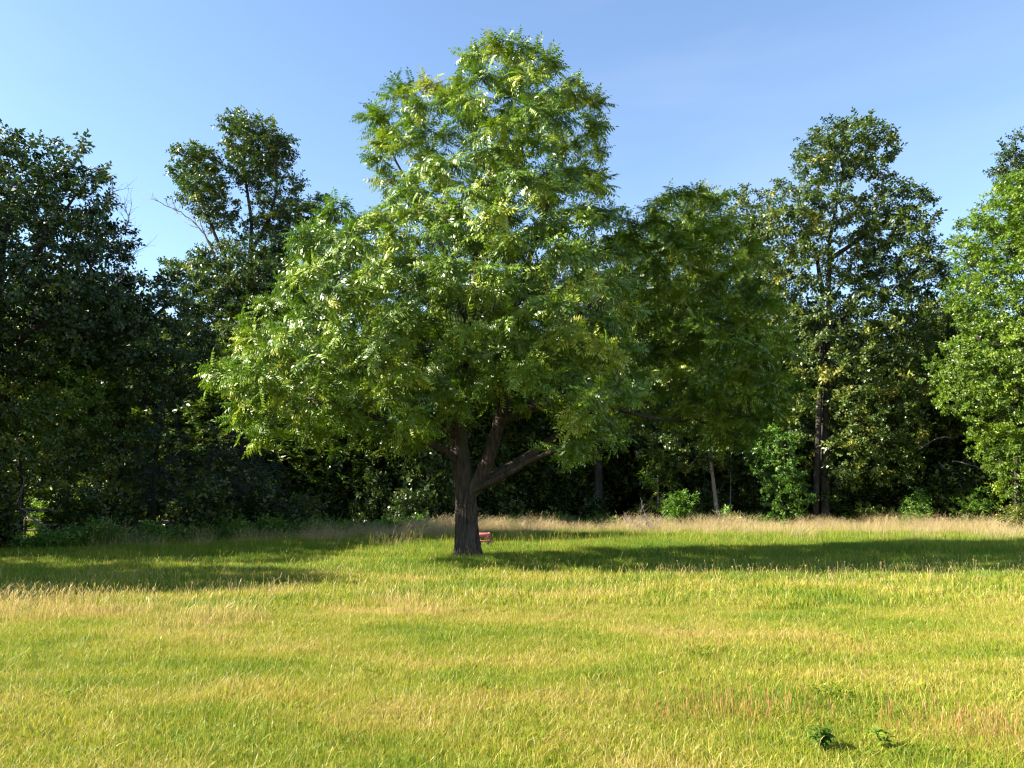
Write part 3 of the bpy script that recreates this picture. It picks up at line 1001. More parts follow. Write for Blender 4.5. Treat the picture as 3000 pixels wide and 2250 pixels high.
for i, (px, D, poly, lab) in enumerate([
    (450, 33.5, [(500, 1120), (545, 1250), (575, 1400), (560, 1510), (360, 1510), (345, 1420), (400, 1270)], 'dark feathery cedar left of the taller cedar, above the rail fence'),
    (700, 35.5, [(700, 1060), (750, 1220), (800, 1350), (850, 1440), (845, 1520), (570, 1530), (590, 1380), (640, 1220)], 'dark cone-shaped cedar under the left side of the walnut crown')]):
    make_tree('cedar_tree', px, D, [([(px, 1580), (px, 1400, 0), (px + 20, 1250, 0), (px + 30 if i == 0 else px, 1130, 0)], .13, .02)], [poly], lab, M_CEDAR, M_BARK_DARK,
              cap=2.2, spacing=.6, nmax=560, tmpl=T_CEDAR, twigs=4, per=4, reach=.5, size=.36, seed=40 + i, group='cedars at the left edge of the wood', young=.1)
make_tree('sapling_tree', 2100, 46, [([(2108, 1550), (2094, 1450, 0), (2080, 1330, 0), (2068, 1240, 0), (2060, 1150, 0)], .14, .05)],
    [[(1860, 1270), (1920, 1220), (2020, 1180), (2130, 1230), (2180, 1300), (2130, 1370), (2010, 1380), (1900, 1390)]],
    'slim leaning tree with bare pale trunk right of the leafy shrub', M_OLIVE, M_BARK_PALE, cap=2, spacing=.75, nmax=230, seed=35, size=.48, group='small trees under the canopy', zmin=3.2)
make_tree('sapling_tree', 2285, 45, [([(2290, 1560), (2286, 1450, 0), (2270, 1350, 0), (2262, 1280, 0)], .07, .02)],
    [[(2190, 1290), (2250, 1235), (2320, 1270), (2350, 1370), (2360, 1480), (2310, 1520), (2260, 1500), (2240, 1420), (2190, 1380)]],
    'small glossy-leaved tree hugging the double trunk on its left', M_SHRUB, M_BARK_DARK, cap=1.6, spacing=.62, nmax=220, seed=36, size=.45, group='small trees under the canopy')
make_tree('sapling_tree', 2145, 47, [([(2146, 1550), (2142, 1490, 0), (2136, 1450, 0), (2146, 1410, 0), (2138, 1370, 0)], .05, .02)],
    [[(2110, 1370), (2140, 1330), (2190, 1350), (2190, 1400), (2150, 1410)]],
    'thin crooked sapling stem right of the leaning pale trunk', M_OLIVE, M_BARK_PALE, cap=.8, spacing=.55, nmax=50, seed=37, size=.42, group='small trees under the canopy')
make_tree('sapling_tree', 1925, 47, [([(1925, 1550), (1928, 1460, 0), (1926, 1400, 0), (1930, 1330, 0)], .07, .03)],
    [[(1870, 1400), (1900, 1330), (1950, 1310), (1990, 1350), (1980, 1410), (1930, 1440)]],
    'mossy thin-stemmed sapling just left of the bright leafy shrub', M_ELM, M_BARK_PALE, cap=1.2, spacing=.6, nmax=110, seed=38, size=.42, group='small trees under the canopy')

# trees left of the frame whose shadows fall across the meadow
make_tree('oak_tree', -1500, 14.6, [([(-1500, 1690), (-1500, 1300, 0), (-1490, 900, 0), (-1500, 560, 0)], .3, .06)],
    [[(-2050, 760), (-1850, 330), (-1500, 130), (-1200, 330), (-980, 760), (-1030, 1080), (-1250, 1330), (-1750, 1330)]],
    'oak beyond the left side whose shadow crosses the meadow', M_OAK, M_BARK_DARK, cap=3.4, spacing=1.0, nmax=360, seed=51, size=.8)
make_tree('oak_tree', -900, 20.2, [([(-900, 1650), (-900, 1300, 0), (-890, 1000, 0), (-900, 700, 0)], .3, .06)],
    [[(-1300, 900), (-1150, 560), (-900, 420), (-680, 560), (-500, 900), (-560, 1200), (-720, 1400), (-1080, 1400)]],
    'oak beyond the left side between the nearer oak and the edge of the wood', M_OAK, M_BARK_DARK, cap=2.6, spacing=1.5, nmax=120, seed=53, size=.75)
make_tree('oak_tree', -560, 24.5, [([(-560, 1650), (-560, 1300, 0), (-550, 1000, 0), (-560, 700, 0)], .3, .06)],
    [[(-900, 900), (-780, 620), (-560, 500), (-350, 620), (-220, 900), (-260, 1200), (-420, 1400), (-720, 1400)]],
    'oak at the wood edge beyond the left side', M_OAK, M_BARK_DARK, cap=3.2, spacing=1.0, nmax=330, seed=52, size=.75)




# ------------------------------------------------------------------ scattering (stuff)
def scatter(name, protos, pos, idx, rot, scl, label, cat, kind='stuff'):
    c = bpy.data.collections.new(name + '_sources')
    for i, me in enumerate(protos):
        c.objects.link(bpy.data.objects.new(f'{name}_source_{i:02d}', me))
    me = bpy.data.meshes.new(name)
    me.vertices.add(len(pos))
    me.vertices.foreach_set('co', np.ascontiguousarray(pos, np.float32).ravel())
    for nm, ty, dat, key in (('idx', 'INT', np.asarray(idx, np.int32), 'value'), ('rot', 'FLOAT_VECTOR', np.asarray(rot, np.float32).ravel(), 'vector'), ('scl', 'FLOAT_VECTOR', np.asarray(scl, np.float32).ravel(), 'vector')):
        at_ = me.attributes.new(nm, ty, 'POINT')
        at_.data.foreach_set(key, dat)
    o = link(name, me)
    tag(o, label, cat, kind=kind)
    ng = bpy.data.node_groups.new(name, 'GeometryNodeTree')
    ng.interface.new_socket('Geometry', in_out='INPUT', socket_type='NodeSocketGeometry')
    ng.interface.new_socket('Geometry', in_out='OUTPUT', socket_type='NodeSocketGeometry')
    N = ng.nodes
    gi, go = N.new('NodeGroupInput'), N.new('NodeGroupOutput')
    ci = N.new('GeometryNodeCollectionInfo')
    ci.inputs['Collection'].default_value = c
    ci.inputs['Separate Children'].default_value = True
    ci.inputs['Reset Children'].default_value = True
    ip = N.new('GeometryNodeInstanceOnPoints')
    ip.inputs['Pick Instance'].default_value = True
    att = {}
    for nm, ty in (('idx', 'INT'), ('rot', 'FLOAT_VECTOR'), ('scl', 'FLOAT_VECTOR')):
        a = N.new('GeometryNodeInputNamedAttribute')
        a.data_type = ty
        a.inputs['Name'].default_value = nm
        att[nm] = a
    e2r = N.new('FunctionNodeEulerToRotation')
    Lk = ng.links
    Lk.new(gi.outputs[0], ip.inputs['Points'])
    Lk.new(ci.outputs[0], ip.inputs['Instance'])
    Lk.new(att['idx'].outputs[0], ip.inputs['Instance Index'])
    Lk.new(att['rot'].outputs[0], e2r.inputs[0])
    Lk.new(e2r.outputs[0], ip.inputs['Rotation'])
    Lk.new(att['scl'].outputs[0], ip.inputs['Scale'])
    Lk.new(ip.outputs[0], go.inputs[0])
    md = o.modifiers.new('scatter', 'NODES')
    md.node_group = ng
    return o


def scatter_random(n, rg, s0, s1, tilt=0.03):
    rot = np.stack([rg.normal(0, tilt, n), rg.normal(0, tilt, n), rg.uniform(0, 6.283, n)], 1)
    s = rg.uniform(s0, s1, n)
    return rot, np.stack([s, s, s * rg.uniform(.8, 1.2, n)], 1)


# grass patches
def blades(g, n, rad, h0, h1, w, rg, tint, lean=.35, sq=False):
    a = rg.uniform(0, 6.283, n)
    r = rad * np.sqrt(rg.random(n))
    base = np.stack([r * np.cos(a), r * np.sin(a), np.zeros(n) - .01], 1)
    # clumping
    cl = rg.uniform(-rad, rad, (max(4, n // 22), 2))
    pick = rg.integers(0, len(cl), n)
    mixw = rg.random(n)[:, None] < .55
    base[:, :2] = np.where(mixw, cl[pick] + rg.normal(0, .045, (n, 2)), base[:, :2])
    h = rg.uniform(h0, h1, n)
    ld = rg.uniform(0, 6.283, n)
    lv = np.stack([np.cos(ld), np.sin(ld), np.zeros(n)], 1) * (np.abs(rg.normal(0, lean, n)) * h)[:, None]
    fa = rg.uniform(0, 6.283, n)
    f = np.stack([np.cos(fa), np.sin(fa), np.zeros(n)], 1) * (w * rg.uniform(.7, 1.3, n))[:, None] * .5
    up = np.array([0, 0, 1.0])
    m = base + lv * .35 + up * (h * .6)[:, None]
    t = base + lv + up * (h * (1 - .15 * rg.random(n)))[:, None]
    v = np.stack([base - f, base + f, m + f * .8, m - f * .8, t], 1).reshape(-1, 3)
    b = np.arange(n)[:, None] * 5
    tt = np.clip(tint(n), 0, 1)
    g.add(v, (b + np.array([[0, 1, 2, 3]])), tt)
    n0 = g.n
    # tips: reuse the same vertices
    tip = (b + np.array([[3, 2, 4]]))
    g.l.append((tip + n0 - n * 5).ravel())
    g.f.append(np.full(n, 3))
    g.t.append(tt)
    g.m.append(np.zeros(n))


def stalks(g, n, rad, h0, h1, w, rg, tint, head=.12, headw=.018, lean=.25, nod=.5):
    """thin flowering stems with a loose seed head"""
    a = rg.uniform(0, 6.283, n)
    r = rad * np.sqrt(rg.random(n))
    base = np.stack([r * np.cos(a), r * np.sin(a), np.zeros(n)], 1)
    h = rg.uniform(h0, h1, n)
    ld = rg.normal(0.3, 1.3, n)
    l = np.stack([np.cos(ld), np.sin(ld), np.zeros(n)], 1)
    amt = np.abs(rg.normal(0, lean, n)) * h
    fa = rg.uniform(0, 6.283, n)
    f = np.stack([np.cos(fa), np.sin(fa), np.zeros(n)], 1)
    up = np.array([0, 0, 1.0])
    m = base + l * (amt * .4)[:, None] + up * (h * .6)[:, None]
    t = base + l * amt[:, None] + up * h[:, None]
    hd = head * rg.uniform(.6, 1.3, n)
    dirh = unit(up * 1.0 + l * (nod * rg.uniform(.3, 1.6, n))[:, None])
    e = t + dirh * hd[:, None]
    c = t + dirh * (hd * .45)[:, None]
    f1 = f * w * .5
    f2 = f * headw * .5
    v = np.stack([base - f1, base + f1, m + f1, m - f1, t + f1, t - f1, c + f2, e, c - f2], 1).reshape(-1, 3)
    b = np.arange(n)[:, None, None] * 9
    q = np.array([[0, 1, 2, 3], [3, 2, 4, 5], [5, 4, 6, 8]])[None]
    tt = np.clip(tint(n), 0, 1)
    g.add(v, (b + q).reshape(-1, 4), np.repeat(tt, 3))
    g.l.append((np.arange(n)[:, None] * 9 + np.array([[8, 6, 7]]) + g.n - n * 9).ravel())
    g.f.append(np.full(n, 3))
    g.t.append(tt)
    g.m.append(np.zeros(n))


def patch(kind, seed):
    rg = np.random.default_rng(seed)
    g = Geo()
    mix = lambda lo, hi, dry: (lambda n: np.where(rg.random(n) < dry, rg.uniform(.6, .95, n), rg.uniform(lo, hi, n)))
    if kind == 'near':
        blades(g, 3300, .62, .035, .09, .0038, rg, mix(.12, .6, .14), .75)
        blades(g, 160, .6, .03, .07, .018, rg, mix(.1, .4, .1), .9)
        stalks(g, 22, .6, .07, .17, .002, rg, mix(.6, .95, .8), .04, .005, .9, .9)
    elif kind == 'lush':
        blades(g, 1000, .75, .07, .18, .010, rg, mix(.02, .4, .05), .5)
        stalks(g, 6, .7, .12, .25, .004, rg, mix(.55, .95, .7), .06, .009, .5, .7)
    elif kind == 'tuft':
        blades(g, 100, .13, .06, .15, .0045, rg, mix(.1, .7, .35), .65)
        stalks(g, 5, .12, .16, .36, .002, rg, mix(.6, 1, .9), .06, .006, .9, 1.4)
    elif kind == 'thatch':
        blades(g, 260, .4, .02, .07, .005, rg, mix(.6, .95, .9), 3.0)
    elif kind == 'far':
        blades(g, 900, .75, .06, .17, .010, rg, mix(.08, .5, .15), .5)
        stalks(g, 18, .7, .12, .25, .004, rg, mix(.55, .95, .7), .06, .009, .5, .7)
    elif kind == 'dry':
        blades(g, 450, .6, .06, .2, .007, rg, mix(.3, .7, .5), .5)
        stalks(g, 80, .6, .14, .34, .003, rg, mix(.6, 1, .9), .09, .010, .35, .9)
    elif kind == 'tall':
        blades(g, 300, .75, .15, .5, .009, rg, mix(.0, .5, .3), .6)
        stalks(g, 70, .75, .3, .95, .004, rg, mix(.55, 1, .75), .24, .012, .45, 2.2)
    elif kind == 'sorrel':
        stalks(g, 34, .5, .08, .19, .002, rg, mix(.2, .9, .5), .07, .009, .4, .1)
    elif kind == 'bob':
        stalks(g, 3, .6, .16, .42, .003, rg, mix(.3, .9, .5), .022, .02, .2, .1)
    me = g.mesh('patch_' + kind, [{'near': M_GRASS, 'far': M_GRASS, 'lush': M_LUSH, 'tuft': M_GRASS, 'thatch': M_GRASS, 'dry': M_DRY, 'tall': M_TALL, 'sorrel': M_SORREL, 'bob': M_SEED}[kind]])
    return me


rg = np.random.default_rng(5)


def field(y0, y1, step, margin=3.5, upto_edge=0.0):
    pts = []
    y = y0
    while y < y1:
        hw = y * .70 + margin
        x = np.arange(-hw, hw, step)
        p = np.stack([x + rg.uniform(-.5, .5, len(x)) * step, np.full(len(x), y) + rg.uniform(-.5, .5, len(x)) * step, np.zeros(len(x))], 1)
        pts.append(p)
        y += step
    p = np.concatenate(pts)
    return p[p[:, 1] < edge(p[:, 0]) + upto_edge]


p = field(1.0, 14.0, .52)
r, s = scatter_random(len(p), rg, .85, 1.15)
s[:, 2] *= np.interp(p[:, 1], [4, 14], [.9, 1.05])
scatter('grass', [patch('near', 100 + i) for i in range(6)], p, rg.integers(0, 6, len(p)), r, s, 'yellow green meadow grass covering the foreground', 'grass')
p = field(13.5, 48.0, .72, 4, .5)
r, s = scatter_random(len(p), rg, .9, 1.25)
s[:, 2] *= np.interp(p[:, 1], [23.5, 26, 34], [1, 1.8, 2.0])
q = field(24, 50.0, .8, 6, 60)
q = q[clearing(q[:, 0], q[:, 1]) | ((q[:, 0] < -8.5) & (q[:, 1] < 43) & (q[:, 1] > edge(q[:, 0])))]
r2, s2 = scatter_random(len(q), rg, 1, 1.5)
p, r, s = np.concatenate([p, q]), np.concatenate([r, r2]), np.concatenate([s, s2])
lush = rg.random(len(p)) < np.interp(p[:, 1], [14.5, 22], [0, 1])
# longer grass round the foot of the walnut
n = 26
a = rg.uniform(0, 6.283, n)
q = np.stack([wb[0] + np.cos(a) * rg.uniform(.6, 1.5, n), wb[1] + np.sin(a) * rg.uniform(.6, 1.3, n), np.zeros(n)], 1)
r2, s2 = scatter_random(n, rg, .5, .8)
s2[:, 2] *= 2.0
q2 = np.stack([rg.uniform(-2.4, .6, 22), rg.uniform(25.3, 26.7, 22), np.zeros(22)], 1)      # tall grass before the bench
q = np.concatenate([q, q2])
n = len(q)
r2, s2 = scatter_random(n, rg, .5, .8)
s2[:, 2] *= 2.4
p, r, s, lush = np.concatenate([p, q]), np.concatenate([r, r2]), np.concatenate([s, s2]), np.concatenate([lush, np.ones(n, bool)])
scatter('grass', [patch('far', 120 + i) for i in range(4)] + [patch('lush', 130 + i) for i in range(4)], p, rg.integers(0, 4, len(p)) + 4 * lush, r, s, 'greener grass of the middle meadow round the walnut', 'grass')

# longer tufts with arching seed stems, and flattened dead thatch
p = field(3.8, 19, .8)
p = p[rg.random(len(p)) < .24]
r, s = scatter_random(len(p), rg, .45, 1.0)
scatter('grass_tufts', [patch('tuft', 200 + i) for i in range(5)], p, rg.integers(0, 5, len(p)), r, s, 'longer grass tufts with arching pale seed stems in the foreground', 'grass')
p = field(3.8, 15, .6)
p = p[rg.random(len(p)) < .30 * np.clip(.5 + .8 * np.sin(p[:, 0] * .9 + 1.7) * np.sin(p[:, 1] * 1.3 + .4 * p[:, 0]), 0, 1)]
r, s = scatter_random(len(p), rg, .7, 1.3)
scatter('thatch', [patch('thatch', 210 + i) for i in range(4)], p, rg.integers(0, 4, len(p)), r, s, 'flattened dead straw lying between the green blades', 'grass')

# straw patches: a band on the left, loose tufts elsewhere
cand = field(4.5, 30, .5)
def blob(c, x, y, rx, ry): return np.exp(-(((c[:, 0] - x) / rx) ** 2 + ((c[:, 1] - y) / ry) ** 2))
w = .75 * blob(cand, -9, 12.9, 4.5, 1.0) + .35 * blob(cand, -4.5, 11.6, 2.6, .6)
p = cand[rg.random(len(cand)) < w]
r, s = scatter_random(len(p), rg, .75, 1.1)
scatter('dry_grass', [patch('dry', 140 + i) for i in range(4)], p, rg.integers(0, 4, len(p)), r, s, 'straw coloured dry grass in loose patches on the meadow', 'grass')

# tall straw along the wood
xs = rg.uniform(-14, 38, 3500)
ys = edge(xs) - np.abs(rg.normal(0, 1, len(xs))) * np.interp(xs, [-14, -6, 6, 20], [1.4, 3.6, 4.2, 5.4]) + .8
p = np.stack([xs, ys, np.zeros(len(xs))], 1)
keep = rg.random(len(xs)) < np.interp(xs, [-14, -9, -6], [.05, .25, 1])
p = p[keep]
r, s = scatter_random(len(p), rg, .6, 1.05)
s *= (.78 + .22 * np.sin(p[:, 0] * .9 + 1) * np.sin(p[:, 0] * .37) + .15 * np.sin(p[:, 0] * 2.3 + p[:, 1]))[:, None]
scatter('tall_grass', [patch('tall', 160 + i) for i in range(5)], p, rg.integers(0, 5, len(p)), r, s, 'tall pinkish straw grass in a band before the wood', 'grass')

# reddish sorrel
pts = []
for (px, py, n, sx, sy) in [(2170, 2105, 10, .42, .13), (2060, 2095, 3, .25, .08), (2880, 2150, 9, .35, .13), (2640, 2170, 2, .4, .2), (1450, 2150, 2, .4, .15), (2520, 1900, 4, 1.4, .4), (640, 1920, 2, .8, .3)]:
    c = ground(px, py)
    pts.append(c + np.stack([rg.normal(0, sx, n), rg.normal(0, sy, n), np.zeros(n)], 1))
p = np.concatenate(pts)
r, s = scatter_random(len(p), rg, .55, 1.0)
scatter('sorrel', [patch('sorrel', 180 + i) for i in range(3)], p, rg.integers(0, 3, len(p)), r, s, 'rust red sorrel in small patches at the lower right', 'wild plant')

# pale seed heads in a row before the right hand shadow
n = 330
px = rg.uniform(1900, 3250, n)
yy = np.interp(px, [1900, 2300, 3000, 3250], [18.6, 18.2, 18.6, 18.6]) + rg.normal(0, 1.0, n) - .3
p = np.stack([(px - 1500) / F * yy, yy, np.zeros(n)], 1)
n2 = 30
q = np.stack([rg.uniform(-7, -3.5, n2), rg.normal(14.2, .4, n2), np.zeros(n2)], 1)
p = np.concatenate([p, q])
r, s = scatter_random(len(p), rg, .75, 1.05)
scatter('seed_heads', [patch('bob', 190 + i) for i in range(3)], p, rg.integers(0, 3, len(p)), r, s, 'pale bobbing seed heads on thin stems along the shadow', 'wild plant')


# ------------------------------------------------------------------ undergrowth and the deep wood
def dome(seed, rx, rz, n, tmpl, size, mat, low=0.05):
    rg = np.random.default_rng(seed)
    d = unit(rg.normal(0, 1, (n, 3)))
    d[:, 2] = np.abs(d[:, 2])
    lump = 1 + .25 * np.sin(d[:, 0] * 4 + seed) * np.cos(d[:, 1] * 3.3 + seed * .7)
    rr = (rg.random(n) ** .45) * lump
    pos = d * rr[:, None] * np.array([rx, rx, rz])
    pos[:, 2] += low
    dirs = d * .7 + rg.normal(0, .5, (n, 3)) + np.array([0, 0, .15])
    up = np.array([0, 0, 1.0]) + rg.normal(0, .45, (n, 3))
    v, _, _ = place(tmpl, pos, dirs, up, size * rg.uniform(.7, 1.25, n), rg)
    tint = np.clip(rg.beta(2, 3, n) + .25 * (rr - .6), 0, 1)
    return v, tint


protos = []
for i in range(4):
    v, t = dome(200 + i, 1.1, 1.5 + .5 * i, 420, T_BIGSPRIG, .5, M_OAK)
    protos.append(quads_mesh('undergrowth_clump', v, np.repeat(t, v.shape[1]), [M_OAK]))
rg = np.random.default_rng(9)
xs = rg.uniform(-48, 48, 1100)
ys = edge(xs) + 1.5 + rg.random(len(xs)) ** 1.3 * 26
keep = (np.abs(xs) < ys * .75 + 3)
# keep thin in the dark hollow behind the walnut
hollow = (xs > -12) & (xs < 9) & (ys < edge(xs) + 6)
keep &= ~clearing(xs, ys)
keep &= ~((xs < -14) & (ys < 34) & (rg.random(len(xs)) < .65))
keep &= ~(hollow & (rg.random(len(xs)) < .8))
p = np.stack([xs, ys, np.zeros(len(xs))], 1)[keep]
r, s = scatter_random(len(p), rg, .7, 1.5)
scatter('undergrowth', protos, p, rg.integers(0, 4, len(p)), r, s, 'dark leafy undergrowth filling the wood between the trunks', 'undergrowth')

# flat leafy ground plants among the grass
protos = []
for i in range(3):
    v, t = dome(260 + i, .26, .06, 46, T_LANCE, .10, M_CLOVER, .03)
    protos.append(quads_mesh('clover_clump', v, np.repeat(t, v.shape[1]), [M_CLOVER]))
p = field(3.5, 16, .9)
p = p[rg.random(len(p)) < .42 * (.5 + .5 * np.sin(p[:, 0] * .8 + 2 * np.sin(p[:, 1] * .6)))]
r, s = scatter_random(len(p), rg, .2, .75)
scatter('clover', protos, p, rg.integers(0, 3, len(p)), r, s, 'flat bright green clover and weeds low among the meadow grass', 'wild plant')

# low green weeds at the foot of the wood
protos = []
for i in range(3):
    v, t = dome(230 + i, .55, .55, 130, T_LANCE, .34, M_SHRUB)
    protos.append(quads_mesh('weed_clump', v, np.repeat(t, v.shape[1]), [M_SHRUB]))
xs = np.concatenate([rg.uniform(-12, 36, 230), rg.uniform(10.5, 15.5, 90), rg.uniform(-16, -8, 60)])
ys = edge(xs) + rg.normal(.6, .7, len(xs))
p = np.stack([xs, ys, np.zeros(len(xs))], 1)
r, s = scatter_random(len(p), rg, .6, 1.2)
scatter('weeds', protos, p, rg.integers(0, 3, len(p)), r, s, 'low bright green weeds at the foot of the wood', 'wild plant')


def forest_proto(seed, H):
    """a whole forest tree as one mesh: trunk + crown, for the mass of trees deep in the wood"""
    rg = np.random.default_rng(seed)
    g = Geo()
    top = H * .8
    tr = np.array([(rg.normal(0, .12) * k, rg.normal(0, .12) * k, top * k / 6 - .05) for k in range(7)])
    g.tube(tr, np.linspace(.26, .05, 7), 8, mat=1)
    n = 170
    z = rg.uniform(.16, 1, n)
    rad = (1.2 + 2.9 * np.sin(math.pi * np.clip(z * .9 + .05, 0, 1)) ** .7) * np.sqrt(rg.random(n)) * rg.uniform(.75, 1.15, n)
    a = rg.uniform(0, 6.283, n)
    c = np.stack([rad * np.cos(a), rad * np.sin(a), z * H], 1)
    for q in c[:70]:
        k = int(np.clip(q[2] / top * 6 - 1.2, 0, 5))
        g.tube([tr[k], (tr[k] + q) / 2 + np.array([0, 0, .3]), q], [.05, .03, .012], 3, mat=1, cap=False)
    m = 15
    pos = (c[:, None, :] + rg.normal(0, .6, (n, m, 3)) * np.array([1, 1, .7])).reshape(-1, 3)
    dirs = unit(pos - np.array([0, 0, H * .55])) * .6 + rg.normal(0, .6, pos.shape)
    up = np.array([0, 0, 1.0]) + rg.normal(0, .5, pos.shape)
    v, _, _ = place(T_BIGSPRIG, pos, dirs, up, .75 * rg.uniform(.75, 1.2, len(pos)), rg)
    t = np.clip(np.repeat(rg.beta(2, 3, n), m) + rg.normal(0, .08, n * m), 0, 1)
    nq = v.shape[0] * v.shape[1]
    g.add(v.reshape(-1, 3), np.arange(nq * 4).reshape(-1, 4), np.repeat(t, v.shape[1]), 0)
    return g.mesh('forest_tree', [M_OLIVE, M_BARK_DARK])


protos = [forest_proto(300 + i, h) for i, h in enumerate((12, 14, 13))]
pts = []
for row, off in enumerate((9, 13, 17.5, 22, 27, 33, 40)):
    x = -62 + rg.uniform(0, 3)
    while x < 62:
        y = edge(x) + off + rg.uniform(-1.4, 1.4)
        if x < -8.5: y = max(y, 45.0 + (off - 9) * .8 + rg.uniform(-1.4, 1.4))
        if abs(x) < y * .8 + 6: pts.append((x, y, 0))
        x += rg.uniform(2.3, 3.4) if (x < 4 and row < 3) else rg.uniform(3.2, 5.2)
p = np.array(pts)
r, s = scatter_random(len(p), rg, .85, 1.1, .02)
s[:, 2] *= np.interp(p[:, 0], [-30, -12, -6, 4, 10, 30], [.95, .72, .85, .95, 1.0, 1.0])
scatter('woodland', protos, p, rg.integers(0, 3, len(p)), r, s, 'dense mass of dark trees deep in the wood behind the edge trees', 'woodland')


# ------------------------------------------------------------------ shrubs and other single plants
def shrub(px, D, rx, h, label, seed, n=150, mat=M_SHRUB, tmpl=T_LANCE, size=.45, name='shrub', group='leafy shrubs at the foot of the wood'):
    rg = np.random.default_rng(seed)
    b = at(px, HORIZON, D)
    b[2] = 0
    root = empty(name, b, label, 'shrub', group)
    g = Geo()
    tips = []
    for i in range(11):
        a = rg.uniform(0, 6.283)
        t = np.array([math.cos(a) * rx * rg.uniform(.2, .9), math.sin(a) * rx * rg.uniform(.2, .9), h * rg.uniform(.6, 1)])
        m = t * np.array([.35, .35, .55]) + rg.normal(0, .06, 3)
        g.tube([np.array([t[0] * .1, t[1] * .1, -.03]), m, t], [.02, .014, .005], 4)
        tips += [(m + t) / 2, t, m]
    g.build('stem', [M_BARK_DARK], root, smooth=True)
    tips = np.array(tips)
    c = tips[rg.integers(0, len(tips), n)] + rg.normal(0, .22, (n, 3)) * np.array([rx, rx, h * .6])
    c[:, 2] = np.clip(c[:, 2], .12, h * 1.05)
    d = unit(c - np.array([0, 0, h * .3])) * .8 + rg.normal(0, .45, (n, 3))
    up = np.array([0, 0, 1.0]) + rg.normal(0, .3, (n, 3))
    v, _, _ = place(tmpl, c, d, up, size * rg.uniform(.7, 1.2, n), rg)
    t = np.clip(rg.beta(3, 2.5, n), 0, 1)
    link('foliage', quads_mesh('foliage', v, np.repeat(t, v.shape[1]), [mat]), root)
    return root


shrub(1982, 43.5, .85, 1.9, 'bright leafy shrub beside the dead brush, right of the walnut', 401, 190)
shrub(1905, 45.5, .75, 1.9, 'smaller half shaded shrub behind the dead brush', 402, 110, M_OLIVE)
shrub(2690, 44.5, .9, 2.0, 'fresh green shrub left of the slim dark trunk at right', 403, 170)
shrub(2845, 44, 1.15, 2.1, 'broad green shrub right of the slim dark trunk at right', 404, 230)
shrub(2660, 43.6, .8, 1.0, 'low shrub at the right, lowest and leftmost of the green shrubs there', 405, 120)
shrub(130, 37, 1.0, 2.0, 'sunlit yellow green shrub low among the left oak trunks', 406, 170, M_ELM)
shrub(255, 39, .8, 1.8, 'sunlit shrub behind the rail fence near the left edge', 407, 130, M_ELM)
shrub(2985, 38.8, .8, 1.3, 'dark low shrub at the foot of the bright elm trunk', 411, 120, M_OLIVE)
shrub(2130, 44.3, .35, 1.15, 'slim upright pale green plant at the foot of the leaning trunk', 408, 45)
shrub(2545, 45, .9, 1.3, 'dark low shrub right of the double trunk', 409, 130, M_OLIVE)
shrub(540, 36.5, .7, 1.3, 'small leafy shrub by the right end of the rail fence', 410, 90, M_OLIVE)

# dead brush pile
rg = np.random.default_rng(77)
b = at(1890, HORIZON, 40.5)
b[2] = 0
brush = empty('brush_pile', b, 'tangle of grey dead twigs left of the bright leafy shrub', 'brush pile')
for j in range(22):
    g = Geo()
    a = rg.uniform(-.9, 2.6)
    o = np.array([rg.normal(0, .35), rg.normal(0, .25), 0])
    L = rg.uniform(.7, 1.9)
    d = unit(np.array([-math.cos(a) * .9, rg.normal(0, .4), .55 + .6 * abs(math.sin(a))]))
    k = 7
    pts = [o + d * L * i / k + rg.normal(0, .03, 3) + np.array([0, 0, -.12 * (i / k) ** 2 * L]) for i in range(k + 1)]
    g.tube(pts, np.linspace(.022, .006, k + 1), 5)
    for i in range(2, k):
        for _ in range(2):
            d2 = unit(d + rg.normal(0, .7, 3))
            g.tube([pts[i], pts[i] + d2 * L * rg.uniform(.12, .3)], [.009, .004], 3)
    g.build('twig', [M_DEADWOOD], brush, smooth=True)

# fallen dead branch at the far left
b = at(90, HORIZON, 28)
b[2] = 0
fb = empty('fallen_branch', b, 'pale dead fallen branch arching to the ground at the left edge', 'branch')
bare_branch(fb, b, [at(-60, 1420, 28), at(20, 1462, 28), at(95, 1508, 28), at(112, 1535, 28), at(150, 1560, 28), at(185, 1590, 28)], .05, 61, twig=1.3, n=9, name='branch')
bare_branch(fb, b, [at(-40, 1440, 28), at(30, 1520, 28), at(60, 1575, 28), at(100, 1608, 28)], .035, 62, twig=1.1, n=9, name='branch')

# dead limbs hanging in the shade at the right
for i, (pts, D, lab) in enumerate([
    ([(2785, 1280), (2735, 1285), (2715, 1305), (2690, 1318)], 44, 'pale bare dead limb in the shade right of the hickory'),
    ([(2790, 1350), (2835, 1358), (2870, 1370), (2895, 1390)], 43.6, 'pale broken dead limb just left of the elm leaves')]):
    b = at(pts[0][0], pts[0][1], D)
    r0 = empty('dead_limb', b, lab, 'dead branch', 'dead limbs at the right')
    bare_branch(r0, b, [at(x, y, D) for x, y in pts], .04, 63 + i, twig=.5, n=7, name='branch')

